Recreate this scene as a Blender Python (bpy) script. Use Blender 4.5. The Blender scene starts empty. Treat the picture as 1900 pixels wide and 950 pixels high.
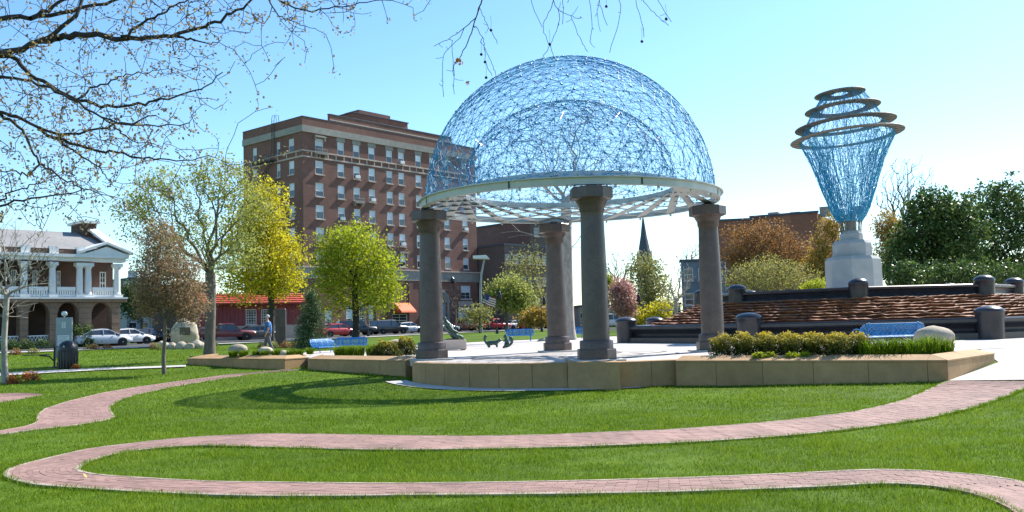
import bpy, bmesh, math, random
import numpy as np
from mathutils import Vector, Matrix
R = math.radians
random.seed(7); np.random.seed(7)
scene = bpy.context.scene
COL = scene.collection

# ------------------------------------------------------------------ camera
F_PX, CX, CY = 1700.0, 950.0, 475.0
PITCH = math.atan(127.0 / F_PX); ROLL = 0.028
EYE = Vector((0, 0, 1.15))
FW = Vector((0, math.cos(PITCH), math.sin(PITCH)))
r0 = Vector((1, 0, 0)); u0 = Vector((0, -math.sin(PITCH), math.cos(PITCH)))
RT = r0 * math.cos(ROLL) - u0 * math.sin(ROLL)
UP = r0 * math.sin(ROLL) + u0 * math.cos(ROLL)
cd = bpy.data.cameras.new('camera'); cam = bpy.data.objects.new('camera', cd); COL.objects.link(cam)
cd.sensor_width = 36; cd.lens = 36 * F_PX / 1900; cd.clip_start = .1; cd.clip_end = 6000
cam.matrix_world = Matrix(((RT.x, UP.x, -FW.x, EYE.x), (RT.y, UP.y, -FW.y, EYE.y), (RT.z, UP.z, -FW.z, EYE.z), (0, 0, 0, 1)))
scene.camera = cam

# ------------------------------------------------------------------ sky, sun, exposure
SUN_AZ, SUN_EL = R(47), R(43)          # azimuth measured from +Y towards +X
w = bpy.data.worlds.new('World'); scene.world = w; w.use_nodes = True
nt = w.node_tree; nt.nodes.clear()
sk = nt.nodes.new('ShaderNodeTexSky'); sk.sky_type = 'NISHITA'; sk.sun_disc = False
sk.sun_elevation = SUN_EL; sk.sun_rotation = SUN_AZ
sk.air_density = 1.0; sk.dust_density = .35; sk.ozone_density = 1.0
bg = nt.nodes.new('ShaderNodeBackground'); bg.inputs['Strength'].default_value = .12
ou = nt.nodes.new('ShaderNodeOutputWorld')
hsv = nt.nodes.new('ShaderNodeHueSaturation'); hsv.inputs['Saturation'].default_value = 1.18
tnt = nt.nodes.new('ShaderNodeMix'); tnt.data_type = 'RGBA'; tnt.blend_type = 'MULTIPLY'; tnt.inputs[0].default_value = 1; tnt.inputs[7].default_value = (.85, .99, 1.05, 1)
nt.links.new(sk.outputs[0], hsv.inputs['Color']); nt.links.new(hsv.outputs[0], tnt.inputs[6]); nt.links.new(tnt.outputs[2], bg.inputs['Color']); nt.links.new(bg.outputs[0], ou.inputs['Surface'])
sl = bpy.data.lights.new('sun', 'SUN'); sl.energy = 4.9; sl.angle = R(.5); sl.color = (1, .955, .88)
so = bpy.data.objects.new('sun', sl); COL.objects.link(so)
sd = Vector((math.sin(SUN_AZ) * math.cos(SUN_EL), math.cos(SUN_AZ) * math.cos(SUN_EL), math.sin(SUN_EL)))
so.rotation_euler = sd.to_track_quat('Z', 'Y').to_euler(); so.location = (30, 30, 60)
scene.view_settings.view_transform = 'Standard'; scene.view_settings.look = 'None'
scene.view_settings.exposure = 0.93; scene.view_settings.gamma = 1.0
scene.render.engine = 'CYCLES'
scene.cycles.max_bounces = 6; scene.cycles.transparent_max_bounces = 8

# ------------------------------------------------------------------ pixel helpers
def ray(px, py): return FW * F_PX + RT * (px - CX) + UP * (CY - py)
def gp(px, py, z=0.0):
    d = ray(px, py); t = (z - EYE.z) / d.z
    return EYE + d * t
def at(px, py, y):
    d = ray(px, py); return EYE + d * (y / d.y)
def hz(px): return 602.0 - .028 * (px - 950)

# ------------------------------------------------------------------ terrain
CTRL = np.array([
 (0,-20,-.6),(-15,0,-.6),(15,0,-.6),(0,5,-.6),(-8,12,-.6),(0,12,-.62),(8,12,-.58),(-10,18,-.6),(0,18,-.68),(8,17,-.6),
 (13,15,-.5),(2,26,-.75),(-2,27,-.74),(4.6,25.8,-.73),(7.5,24,-.64),(10.4,22,-.54),(13.1,24.6,-.28),(16,22,-.3),(12.5,20.5,-.5),
 (14.5,28,-.03),(30,25,-.1),(-4.5,30,-.63),(-6,33.5,-.55),(-8.4,37,-.45),(-11,39,-.46),(-14,40,-.45),(-18,42.5,-.32),(-27,42,-.25),
 (-11.3,44,-.06),(-14.5,46,-.14),(-20,30,-.55),(-30,25,-.5),(-14,50,-.15),(-25,55,0),(-40,60,.15),(-20,65,.1),(-10,75,.15),(-30,72,.2),(5,85,.25),(-5,66,-.04),
 (-40,100,.3),(0,110,.3),(40,100,.25),(80,60,.2),(100,200,.3),(-100,200,.3),(0,300,.3),(-100,60,.25),(60,20,0),(60,-20,-.3),(-60,-20,-.5)])
_P = CTRL[:, :2]; _A = np.linalg.norm(_P[:, None] - _P[None], axis=2)
_A = np.block([[_A, np.ones((len(_P), 1))], [np.ones((1, len(_P))), np.zeros((1, 1))]])
_W = np.linalg.solve(_A, np.append(CTRL[:, 2], 0))
def Hn(x, y):
    x = np.asarray(x, float); y = np.asarray(y, float)
    out = np.full(x.shape, _W[-1])
    for (a, b), wt in zip(_P, _W[:-1]): out += wt * np.sqrt((x - a) ** 2 + (y - b) ** 2 + .25)
    far = np.clip((np.sqrt(x * x + y * y) - 160) / 120, 0, 1)
    return out * (1 - far) + .3 * far
def H(x, y): return float(Hn(np.array([x]), np.array([y]))[0])
def gpt(px, py):
    z = -.6
    for _ in range(40):
        p = gp(px, py, z); z = .5 * z + .5 * H(p.x, p.y)
    return gp(px, py, z)
def pip(x, y, poly):
    ins = np.zeros(x.shape, bool); n = len(poly)
    for i in range(n):
        x1, y1 = poly[i][:2]; x2, y2 = poly[(i + 1) % n][:2]
        if y1 == y2: continue
        c = ((y1 > y) != (y2 > y)) & (x < (x2 - x1) * (y - y1) / (y2 - y1) + x1)
        ins ^= c
    return ins

# ------------------------------------------------------------------ objects and tags
def tag(o, label=None, cat=None, group=None, kind=None):
    if label: o['label'] = label
    if cat: o['category'] = cat
    if group: o['group'] = group
    if kind: o['kind'] = kind
    return o
def thing(name, label, cat, loc=(0, 0, 0), rz=0, group=None):
    o = bpy.data.objects.new(name, None); COL.objects.link(o)
    o.location = loc; o.rotation_euler = (0, 0, rz); o.empty_display_size = .2
    return tag(o, label, cat, group)
def obj(name, me, mt=None, parent=None, loc=None):
    o = bpy.data.objects.new(name, me); COL.objects.link(o)
    if mt is not None and len(me.materials) == 0: me.materials.append(mt)
    if parent is not None: o.parent = parent
    if loc is not None: o.location = loc
    return o
def dup(o, parent=None):
    c = o.copy(); COL.objects.link(c); c.parent = parent
    for ch in list(o.children): dup(ch, c)
    return c
def np_mesh(name, V, Fc, var=None, smooth=False):
    V = np.ascontiguousarray(V, dtype=np.float32); Fc = np.ascontiguousarray(Fc, dtype=np.int32)
    me = bpy.data.meshes.new(name); k = Fc.shape[1]
    me.vertices.add(len(V)); me.vertices.foreach_set('co', V.ravel())
    me.loops.add(Fc.size); me.loops.foreach_set('vertex_index', Fc.ravel())
    me.polygons.add(len(Fc)); me.polygons.foreach_set('loop_start', np.arange(0, Fc.size, k, dtype=np.int32))
    me.polygons.foreach_set('use_smooth', np.full(len(Fc), bool(smooth)))
    me.update(calc_edges=True)
    if var is not None:
        a = me.attributes.new('var', 'FLOAT', 'FACE'); a.data.foreach_set('value', np.asarray(var, np.float32))
    return me
def tubes_np(P0, P1, R0, R1, n):
    P0 = np.asarray(P0, float); P1 = np.asarray(P1, float); m = len(P0)
    d = P1 - P0; L = np.linalg.norm(d, axis=1, keepdims=True); d = d / np.maximum(L, 1e-9)
    a = np.where(np.abs(d[:, 2:3]) > .9, np.array([[1., 0, 0]]), np.array([[0, 0, 1.]]))
    e1 = np.cross(d, a); e1 /= np.linalg.norm(e1, axis=1, keepdims=True); e2 = np.cross(d, e1)
    th = np.arange(n) * 2 * np.pi / n
    ring = e1[:, None] * np.cos(th)[None, :, None] + e2[:, None] * np.sin(th)[None, :, None]
    A = P0[:, None] + ring * np.asarray(R0, float).reshape(-1, 1, 1); B = P1[:, None] + ring * np.asarray(R1, float).reshape(-1, 1, 1)
    V = np.concatenate([A, B], axis=1).reshape(-1, 3)
    i = np.arange(n); j = (i + 1) % n
    q = np.stack([i, j, j + n, i + n], axis=1)
    Fc = (q[None] + (np.arange(m) * 2 * n)[:, None, None]).reshape(-1, 4)
    return V, Fc
class MB:
    def __init__(s): s.v = []; s.f = []
    def add(s, vs, fs):
        o = len(s.v); s.v += [tuple(x) for x in vs]; s.f += [tuple(i + o for i in q) for q in fs]; return s
    def hexa(s, p): return s.add(p, [(3, 2, 1, 0), (4, 5, 6, 7), (0, 1, 5, 4), (1, 2, 6, 5), (2, 3, 7, 6), (3, 0, 4, 7)])
    def box(s, c, d, rz=0, rx=0, ry=0):
        m = Matrix.Rotation(rz, 3, 'Z') @ Matrix.Rotation(ry, 3, 'Y') @ Matrix.Rotation(rx, 3, 'X'); c = Vector(c)
        hx, hy, h = d[0] / 2, d[1] / 2, d[2] / 2
        return s.hexa([c + m @ Vector(q) for q in ((-hx, -hy, -h), (hx, -hy, -h), (hx, hy, -h), (-hx, hy, -h), (-hx, -hy, h), (hx, -hy, h), (hx, hy, h), (-hx, hy, h))])
    def bb(s, x0, x1, y0, y1, z0, z1): return s.box(((x0 + x1) / 2, (y0 + y1) / 2, (z0 + z1) / 2), (x1 - x0, y1 - y0, z1 - z0))
    def tube(s, pts, rr, n=6, cap=True):
        pts = [Vector(p) for p in pts]
        if not hasattr(rr, '__len__'): rr = [rr] * len(pts)
        vs = []; e1 = None
        for i, p in enumerate(pts):
            d = (pts[min(i + 1, len(pts) - 1)] - pts[max(i - 1, 0)]).normalized()
            if e1 is None: e1 = d.cross(Vector((0, 0, 1)) if abs(d.z) < .9 else Vector((1, 0, 0))).normalized()
            else: e1 = (e1 - d * e1.dot(d)).normalized()
            e2 = d.cross(e1)
            vs += [p + (e1 * math.cos(a) + e2 * math.sin(a)) * rr[i] for a in [k * 2 * math.pi / n for k in range(n)]]
        fs = [(i * n + k, i * n + (k + 1) % n, (i + 1) * n + (k + 1) % n, (i + 1) * n + k) for i in range(len(pts) - 1) for k in range(n)]
        if cap: fs += [tuple(range(n))[::-1], tuple((len(pts) - 1) * n + k for k in range(n))]
        return s.add(vs, fs)
    def lathe(s, prof, n=24, c=(0, 0, 0), a0=0, cap=True):
        vs = [(c[0] + r * math.cos(a0 + k * 2 * math.pi / n), c[1] + r * math.sin(a0 + k * 2 * math.pi / n), c[2] + z) for r, z in prof for k in range(n)]
        m = len(prof)
        fs = [(i * n + k, i * n + (k + 1) % n, (i + 1) * n + (k + 1) % n, (i + 1) * n + k) for i in range(m - 1) for k in range(n)]
        if cap: fs += [tuple(range(n))[::-1], tuple((m - 1) * n + k for k in range(n))]
        return s.add(vs, fs)
    def prism(s, poly, z0, z1):
        n = len(poly)
        vs = [(p[0], p[1], z0) for p in poly] + [(p[0], p[1], z1) for p in poly]
        return s.add(vs, [tuple(range(n))[::-1], tuple(range(n, 2 * n))] + [(k, (k + 1) % n, n + (k + 1) % n, n + k) for k in range(n)])
    def prism_y(s, poly, y0, y1):      # polygon in x,z
        n = len(poly)
        vs = [(p[0], y0, p[1]) for p in poly] + [(p[0], y1, p[1]) for p in poly]
        return s.add(vs, [tuple(range(n)), tuple(range(n, 2 * n))[::-1]] + [((k + 1) % n, k, n + k, n + (k + 1) % n) for k in range(n)])
    def mesh(s, name, smooth=False, bevel=0, seg=1, recalc=True):
        me = bpy.data.meshes.new(name); me.from_pydata(s.v, [], s.f)
        if bevel or recalc:
            bm = bmesh.new(); bm.from_mesh(me)
            if recalc: bmesh.ops.recalc_face_normals(bm, faces=bm.faces)
            if bevel: bmesh.ops.bevel(bm, geom=[e for e in bm.edges if len(e.link_faces) == 2 and e.calc_face_angle(0) > .5], offset=bevel, segments=seg, affect='EDGES', clamp_overlap=True)
            bm.to_mesh(me); bm.free()
        if smooth: me.polygons.foreach_set('use_smooth', [True] * len(me.polygons))
        return me
    def build(s, name, mt, parent=None, smooth=False, bevel=0, seg=1, loc=None):
        o = obj(name, s.mesh(name, smooth, bevel, seg), mt, parent, loc)
        if smooth and smooth != 'all': 
            try: o.data.set_sharp_from_angle(angle=R(40))
            except Exception: pass
        return o
def blob(name, mt, parent, loc, dims, seed=0, amp=.12, sub=3, freq=2.0):
    from mathutils import noise
    bm = bmesh.new(); bmesh.ops.create_icosphere(bm, subdivisions=sub, radius=1)
    for v in bm.verts:
        n = noise.fractal(v.co * freq + Vector((seed * 3.1, seed, 0)), 1, 2, 4)
        v.co = v.co * (1 + amp * n)
        v.co = Vector((v.co.x * dims[0], v.co.y * dims[1], max(v.co.z, -.55) * dims[2]))
    me = bpy.data.meshes.new(name); bm.to_mesh(me); bm.free()
    me.polygons.foreach_set('use_smooth', [True] * len(me.polygons))
    return obj(name, me, mt, parent, loc)

# ------------------------------------------------------------------ materials
def mat(name, c1, c2=None, scale=3.0, rough=.7, bump=0, bscale=None, metal=0, spec=.5, rand=0, detail=5, big=0, coat=0, stretch=None):
    m = bpy.data.materials.new(name); m.use_nodes = True; t = m.node_tree; N = t.nodes; Lk = t.links.new
    b = N['Principled BSDF']; b.inputs['Roughness'].default_value = rough; b.inputs['Metallic'].default_value = metal
    b.inputs['Specular IOR Level'].default_value = spec
    if coat: b.inputs['Coat Weight'].default_value = coat; b.inputs['Coat Roughness'].default_value = .08
    c1 = tuple(c1) + (1,); c2 = tuple(c2) + (1,) if c2 else tuple(x * .72 for x in c1[:3]) + (1,)
    g = N.new('ShaderNodeNewGeometry'); vec = g.outputs['Position']
    if stretch:
        mp = N.new('ShaderNodeMapping'); mp.inputs['Scale'].default_value = stretch; Lk(vec, mp.inputs[0]); vec = mp.outputs[0]
    n = N.new('ShaderNodeTexNoise'); n.inputs['Scale'].default_value = scale; n.inputs['Detail'].default_value = detail; n.inputs['Roughness'].default_value = .65
    Lk(vec, n.inputs['Vector'])
    cr = N.new('ShaderNodeValToRGB'); cr.color_ramp.elements[0].position = .32; cr.color_ramp.elements[1].position = .68
    cr.color_ramp.elements[0].color = c1; cr.color_ramp.elements[1].color = c2
    Lk(n.outputs['Fac'], cr.inputs[0]); col = cr.outputs[0]
    if big:
        n2 = N.new('ShaderNodeTexNoise'); n2.inputs['Scale'].default_value = scale * .11; n2.inputs['Detail'].default_value = 3; Lk(vec, n2.inputs['Vector'])
        mr = N.new('ShaderNodeMapRange'); mr.inputs[1].default_value = .3; mr.inputs[2].default_value = .7; mr.inputs[3].default_value = 1 - big; mr.inputs[4].default_value = 1 + big * .6
        Lk(n2.outputs['Fac'], mr.inputs[0])
        hs = N.new('ShaderNodeHueSaturation'); Lk(mr.outputs[0], hs.inputs['Value']); Lk(col, hs.inputs['Color']); col = hs.outputs[0]
    if rand:
        oi = N.new('ShaderNodeObjectInfo')
        mr = N.new('ShaderNodeMapRange'); mr.inputs[3].default_value = 1 - rand; mr.inputs[4].default_value = 1 + rand
        Lk(oi.outputs['Random'], mr.inputs[0])
        hs = N.new('ShaderNodeHueSaturation'); Lk(mr.outputs[0], hs.inputs['Value']); Lk(col, hs.inputs['Color']); col = hs.outputs[0]
    Lk(col, b.inputs['Base Color'])
    if bump:
        n3 = N.new('ShaderNodeTexNoise'); n3.inputs['Scale'].default_value = bscale or scale * 4; n3.inputs['Detail'].default_value = 6; Lk(vec, n3.inputs['Vector'])
        bp = N.new('ShaderNodeBump'); bp.inputs['Strength'].default_value = bump; bp.inputs['Distance'].default_value = .02
        Lk(n3.outputs['Fac'], bp.inputs['Height']); Lk(bp.outputs[0], b.inputs['Normal'])
    return m
def leafmat(name, c1, c2, c3=None, trans=.45, rough=.6, spec=.25):
    m = bpy.data.materials.new(name); m.use_nodes = True; t = m.node_tree; N = t.nodes; Lk = t.links.new
    N.clear(); o = N.new('ShaderNodeOutputMaterial'); mx = N.new('ShaderNodeMixShader'); mx.inputs[0].default_value = trans
    p = N.new('ShaderNodeBsdfPrincipled'); p.inputs['Roughness'].default_value = rough; p.inputs['Specular IOR Level'].default_value = spec
    tr = N.new('ShaderNodeBsdfTranslucent'); a = N.new('ShaderNodeAttribute'); a.attribute_name = 'var'
    cr = N.new('ShaderNodeValToRGB'); e = cr.color_ramp.elements; e[0].color = tuple(c1) + (1,); e[1].color = tuple(c3 or c2) + (1,)
    if c3: x = e.new(.5); x.color = tuple(c2) + (1,)
    Lk(a.outputs['Fac'], cr.inputs[0]); Lk(cr.outputs[0], p.inputs['Base Color']); Lk(cr.outputs[0], tr.inputs['Color'])
    Lk(p.outputs[0], mx.inputs[1]); Lk(tr.outputs[0], mx.inputs[2]); Lk(mx.outputs[0], o.inputs['Surface'])
    return m
def brickmat(name, c1, c2, mortar, sx=.22, sz=.075, rough=.85, big=.2):
    # small coursed brick for walls too far away to tell the bricks apart
    m = mat(name, c1, c2, scale=1.3, rough=rough, big=big); t = m.node_tree; N = t.nodes; Lk = t.links.new
    b = N['Principled BSDF']; src = b.inputs['Base Color'].links[0].from_socket
    tc = N.new('ShaderNodeTexCoord'); sp = N.new('ShaderNodeSeparateXYZ'); Lk(tc.outputs['Object'], sp.inputs[0])
    ad = N.new('ShaderNodeMath'); ad.operation = 'ADD'; Lk(sp.outputs['X'], ad.inputs[0]); Lk(sp.outputs['Y'], ad.inputs[1])
    cb = N.new('ShaderNodeCombineXYZ'); Lk(ad.outputs[0], cb.inputs['X']); Lk(sp.outputs['Z'], cb.inputs['Y'])
    bt = N.new('ShaderNodeTexBrick'); bt.inputs['Scale'].default_value = 1; bt.inputs['Brick Width'].default_value = sx; bt.inputs['Row Height'].default_value = sz
    bt.inputs['Mortar Size'].default_value = .008; bt.inputs['Color1'].default_value = (1, 1, 1, 1); bt.inputs['Color2'].default_value = (.72, .72, .72, 1)
    bt.inputs['Mortar'].default_value = (mortar,) * 3 + (1,); Lk(cb.outputs[0], bt.inputs['Vector'])
    mx = N.new('ShaderNodeMix'); mx.data_type = 'RGBA'; mx.blend_type = 'MULTIPLY'; mx.inputs[0].default_value = .8
    Lk(src, mx.inputs[6]); Lk(bt.outputs[0], mx.inputs[7]); Lk(mx.outputs[2], b.inputs['Base Color'])
    return m
M = {}
M['lawn'] = mat('lawn', (.1, .16, .01), (.055, .105, .008), scale=2.2, rough=.9, bump=.6, bscale=30, big=.25, spec=.1)
M['grass'] = leafmat('grass_blades', (.065, .13, .005), (.155, .25, .01), (.34, .41, .05), trans=.4, rough=.5, spec=.12)
M['brick'] = mat('path_brick', (.32, .19, .155), (.235, .135, .11), scale=9, rough=.85, rand=.16, bump=.3, bscale=60, big=.25)
M['joint'] = mat('path_sand', (.2, .14, .115), (.12, .085, .07), scale=12, rough=.95)
M['concrete'] = mat('concrete', (.56, .53, .48), (.45, .43, .39), scale=1.2, rough=.9, big=.12, bump=.2, bscale=40)
M['paving'] = mat('plaza_paving', (.52, .47, .43), (.42, .38, .35), scale=1.0, rough=.88, big=.15, rand=.06, bump=.15, bscale=50)
M['darkpaving'] = mat('plaza_paving_dark', (.2, .19, .18), (.14, .135, .13), scale=3, rough=.85)
M['asphalt'] = mat('asphalt', (.06, .06, .06), (.045, .045, .047), scale=2, rough=.9, big=.2)
M['tan'] = mat('tan_limestone', (.43, .265, .125), (.34, .205, .09), scale=3.5, rough=.85, rand=.07, big=.2, bump=.25, bscale=30)
M['granite'] = mat('pink_brown_granite', (.12, .08, .07), (.062, .043, .039), scale=28, rough=.38, big=.25, detail=8)
M['dgranite'] = mat('dark_granite', (.042, .039, .046), (.022, .021, .026), scale=20, rough=.3, big=.3, detail=8)
M['rust'] = mat('rusty_cascade_stone', (.36, .14, .06), (.15, .058, .026), scale=3, rough=.75, big=.3, bump=.6, bscale=14)
M['steel'] = mat('painted_steel', (.52, .54, .53), (.42, .45, .45), scale=2.5, rough=.5, big=.15, metal=.1)
M['wire'] = mat('blue_wire', (.02, .17, .4), (.06, .34, .5), scale=.9, rough=.55, metal=.0, spec=.3)
M['wireb'] = mat('bright_wire', (.55, .58, .6), (.25, .34, .5), scale=1.5, rough=.3, metal=.7)
M['teal'] = mat('teal_wire', (.02, .25, .5), (.05, .4, .58), scale=1.4, rough=.4, metal=.1)
M['ringm'] = mat('ring_bronze', (.27, .245, .2), (.18, .165, .14), scale=5, rough=.6, metal=.3)
M['paleconc'] = mat('pale_concrete', (.4, .4, .385), (.31, .315, .31), scale=1.3, rough=.85, big=.15, bump=.2)
M['hotel'] = brickmat('hotel_brick', (.265, .13, .097), (.2, .096, .073), .75)
M['brown'] = brickmat('brown_brick', (.165, .12, .105), (.13, .097, .087), .8)
M['orangebrick'] = brickmat('orange_brick', (.36, .15, .09), (.29, .115, .07), .8)
M['bluegrey'] = mat('blue_grey_wall', (.2, .235, .27), (.15, .18, .21), scale=1, rough=.8, big=.2)
M['houseb'] = brickmat('house_brick', (.12, .066, .05), (.085, .048, .038), .8)
M['quoin'] = mat('brown_stone', (.3, .2, .13), (.22, .145, .1), scale=2, rough=.85, big=.2)
M['trim'] = mat('stone_trim', (.58, .46, .38), (.46, .37, .31), scale=2, rough=.85)
M['greystone'] = mat('grey_stone', (.36, .33, .29), (.27, .25, .22), scale=1.5, rough=.85, big=.2)
M['white'] = mat('white_paint', (.78, .78, .76), (.68, .69, .69), scale=1.5, rough=.6)
M['blind'] = mat('window_blind', (.72, .75, .78), (.6, .63, .67), scale=.8, rough=.55, rand=.15)
M['glass'] = mat('dark_glass', (.05, .06, .075), (.03, .035, .045), scale=.5, rough=.06, spec=.9, rand=.4)
M['dark'] = mat('dark_interior', (.02, .018, .016), (.03, .026, .022), scale=1, rough=.8)
M['black'] = mat('black_metal', (.014, .014, .015), (.022, .022, .022), scale=4, rough=.4, spec=.5)
M['slate'] = mat('roof_shingle', (.27, .26, .25), (.21, .205, .2), scale=3, rough=.9, big=.12)
M['dslate'] = mat('dark_roof', (.09, .1, .13), (.06, .07, .09), scale=2, rough=.8)
M['redwall'] = mat('red_siding', (.32, .075, .08), (.25, .055, .06), scale=1.5, rough=.7, big=.15)
M['redroof'] = mat('red_roof_tile', (.55, .09, .05), (.42, .06, .035), scale=4, rough=.7, rand=.15)
M['boulder'] = mat('boulder', (.5, .42, .31), (.36, .3, .22), scale=3, rough=.9, bump=.7, bscale=10, big=.2, rand=.15)
M['plaque'] = mat('bronze_plaque', (.13, .1, .075), (.08, .065, .05), scale=6, rough=.45, metal=.6)
M['bench'] = mat('blue_bench', (.012, .2, .48), (.01, .15, .4), scale=3, rough=.6)
M['bronze'] = mat('green_bronze', (.03, .065, .055), (.065, .1, .085), scale=9, rough=.5, metal=.4)
M['sgrey'] = mat('sign_grey', (.33, .37, .38), (.28, .32, .33), scale=2, rough=.6)
M['orange'] = mat('orange_awning', (.75, .14, .03), (.62, .1, .02), scale=2, rough=.7)
M['bark'] = mat('bark_grey', (.19, .16, .125), (.1, .083, .065), scale=12, rough=.95, bump=.8, bscale=30, stretch=(1, 1, .25))
M['barkd'] = mat('bark_dark', (.055, .045, .042), (.03, .026, .026), scale=12, rough=.95, stretch=(1, 1, .25))
M['barkp'] = mat('bark_pale', (.42, .38, .32), (.22, .195, .165), scale=5, rough=.9, stretch=(1, 1, .4))
M['twig'] = mat('twig', (.13, .105, .085), (.085, .07, .06), scale=6, rough=.95)
M['soil'] = mat('soil', (.075, .05, .035), (.045, .032, .023), scale=8, rough=.98, bump=.6, bscale=25)
M['tyre'] = mat('tyre', (.018, .018, .018), (.025, .025, .025), scale=8, rough=.85)
M['rim'] = mat('wheel_rim', (.5, .5, .52), (.4, .4, .42), scale=5, rough=.3, metal=.8)
M['lamp'] = mat('headlight', (.75, .77, .8), (.65, .67, .7), scale=5, rough=.15)
M['tail'] = mat('taillight', (.4, .02, .02), (.3, .015, .015), scale=5, rough=.25)
M['skin'] = mat('skin', (.52, .29, .2), (.46, .25, .17), scale=8, rough=.6)
M['hair'] = mat('grey_hair', (.6, .57, .52), (.45, .43, .4), scale=20, rough=.8)
M['shirt'] = mat('blue_shirt', (.05, .17, .38), (.035, .12, .29), scale=6, rough=.85)
M['trouser'] = mat('grey_trousers', (.17, .17, .17), (.12, .12, .12), scale=6, rough=.9)
M['gold'] = mat('gold_leaf_dry', (.75, .36, .08), (.6, .24, .05), scale=30, rough=.7)
M['leaf_yel'] = leafmat('leaf_yellow', (.36, .33, .015), (.55, .49, .02), (.74, .64, .05), trans=.5)
M['leaf_lime'] = leafmat('leaf_lime', (.22, .28, .012), (.38, .43, .02), (.54, .54, .05), trans=.5)
M['leaf_light'] = leafmat('leaf_light', (.2, .24, .05), (.34, .37, .09), (.48, .45, .14), trans=.5)
M['leaf_olive'] = leafmat('leaf_olive', (.2, .2, .05), (.31, .3, .08), (.42, .38, .12), trans=.45)
M['leaf_dark'] = leafmat('leaf_dark', (.03, .07, .014), (.075, .135, .028), (.22, .27, .08), trans=.35, rough=.4)
M['leaf_bronze'] = leafmat('leaf_bronze', (.16, .17, .06), (.31, .21, .12), (.48, .3, .2), trans=.45)
M['leaf_rust'] = leafmat('leaf_rust', (.24, .11, .04), (.32, .16, .05), (.34, .22, .07), trans=.4)
M['leaf_pink'] = leafmat('leaf_pink', (.38, .18, .15), (.56, .3, .26), (.68, .43, .37), trans=.4)
M['leaf_bud'] = leafmat('leaf_bud', (.18, .11, .07), (.28, .2, .09), (.42, .34, .13), trans=.4)
M['leaf_gold'] = leafmat('leaf_gold', (.3, .19, .03), (.42, .28, .05), (.5, .36, .08), trans=.4)
M['leaf_spruce'] = leafmat('leaf_spruce', (.02, .05, .02), (.06, .11, .04), (.2, .27, .12), trans=.15)
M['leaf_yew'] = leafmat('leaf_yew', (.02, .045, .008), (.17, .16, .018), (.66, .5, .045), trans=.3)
M['leaf_red'] = leafmat('leaf_red', (.3, .08, .02), (.5, .18, .03), (.6, .3, .05), trans=.4)
# ================================================================== GROUND
PC = Vector((2.1, 32.5, 0))                      # centre of the pavilion
def circ(r, a, c=PC): return (c.x + r * math.cos(a), c.y + r * math.sin(a))
wallA = gp(1253, 669, 0); wallB = gp(1757, 668, 0); wallC = gp(1845, 655, 0)
PA = gp(348, 665, 0); PB = gp(528, 665.5, 0); PCc = at(571, 662.5, 39.3); PCc.z = 0
QA = gp(571, 665.5, 0); QB = gp(752, 668.5, 0)
a_l = math.atan2(gp(743, 674, 0).y - PC.y, gp(743, 674, 0).x - PC.x); a_f = math.atan2(gp(1054, 672, 0).y - PC.y, gp(1054, 672, 0).x - PC.x)
if a_l > 0: a_l -= 2 * math.pi
RW = 6.0
arc = [circ(RW - .25, a_l + (a_f - .06 - a_l) * k / 14) for k in range(15)]
back = Vector((wallB.x - wallA.x, wallB.y - wallA.y, 0)).normalized(); backn = Vector((-back.y, back.x, 0))
PLAZA = ([(PCc.x - 1.5, PCc.y + 3.5), (QA.x - .3, QA.y + 1.6), (QB.x, QB.y + .7)] + arc +
         [(2.0, 27.2), (3.4, 27.0), tuple((wallA + backn * .4)[:2]), tuple((wallB + backn * .4 - back * .3)[:2]), (wallC.x - .35, wallC.y + .1), (wallC.x, wallC.y + .7), (14.2, 28.4), (60, 30), (60, 75), (12, 75), (-2.2, 64.5), (-7.5, 56.5), (-11, 49)])
xs = np.unique(np.concatenate([np.linspace(-30, 30, 151), np.sinh(np.linspace(-6.2, 6.2, 90)) * 6]))
ys = np.unique(np.concatenate([np.linspace(-6, 70, 191), 70 + np.sinh(np.linspace(0, 6.3, 50)) * 6, [-20, -60, -200]]))
X, Y = np.meshgrid(xs, ys); Z = Hn(X, Y)
Z += .009 * np.sin(X * 2.1 + np.sin(Y * 1.3) * 2) * np.sin(Y * 1.7)
inP = pip(X.ravel(), Y.ravel(), PLAZA).reshape(X.shape)
Z = np.where(inP, np.minimum(Z - .25, -.3), Z)
nx, ny = len(xs), len(ys); idx = np.arange(nx * ny).reshape(ny, nx)
Fq = np.stack([idx[:-1, :-1], idx[:-1, 1:], idx[1:, 1:], idx[1:, :-1]], axis=-1).reshape(-1, 4)
gr = obj('ground', np_mesh('ground', np.stack([X, Y, Z], -1).reshape(-1, 3), Fq, smooth=True), M['lawn'])
tag(gr, 'green lawn ground sheet of the park reaching the horizon', kind='structure')

# ------------------------------------------------------------------ plaza slab, paving discs
def sheet(name, poly, z, m, label, thick=.12):
    mb = MB(); mb.prism(poly, z - thick, z); o = mb.build(name, m); return tag(o, label, kind='structure')
def tri_poly(name, poly, z, m, thick, label):
    from mathutils.geometry import tessellate_polygon
    n = len(poly); tri = tessellate_polygon([[Vector((p[0], p[1], 0)) for p in poly]])
    vs = [(p[0], p[1], z) for p in poly] + [(p[0], p[1], z - thick) for p in poly]
    me = MB().add(vs, [tuple(t) for t in tri] + [tuple(i + n for i in t) for t in tri] + [(i, (i + 1) % n, n + (i + 1) % n, n + i) for i in range(n)]).mesh(name)
    return tag(obj(name, me, m), label, kind='structure')
plaza = tri_poly('plaza', PLAZA, 0.0, M['paving'], .2, 'pale concrete plaza paving around fountain and pavilion')
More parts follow.
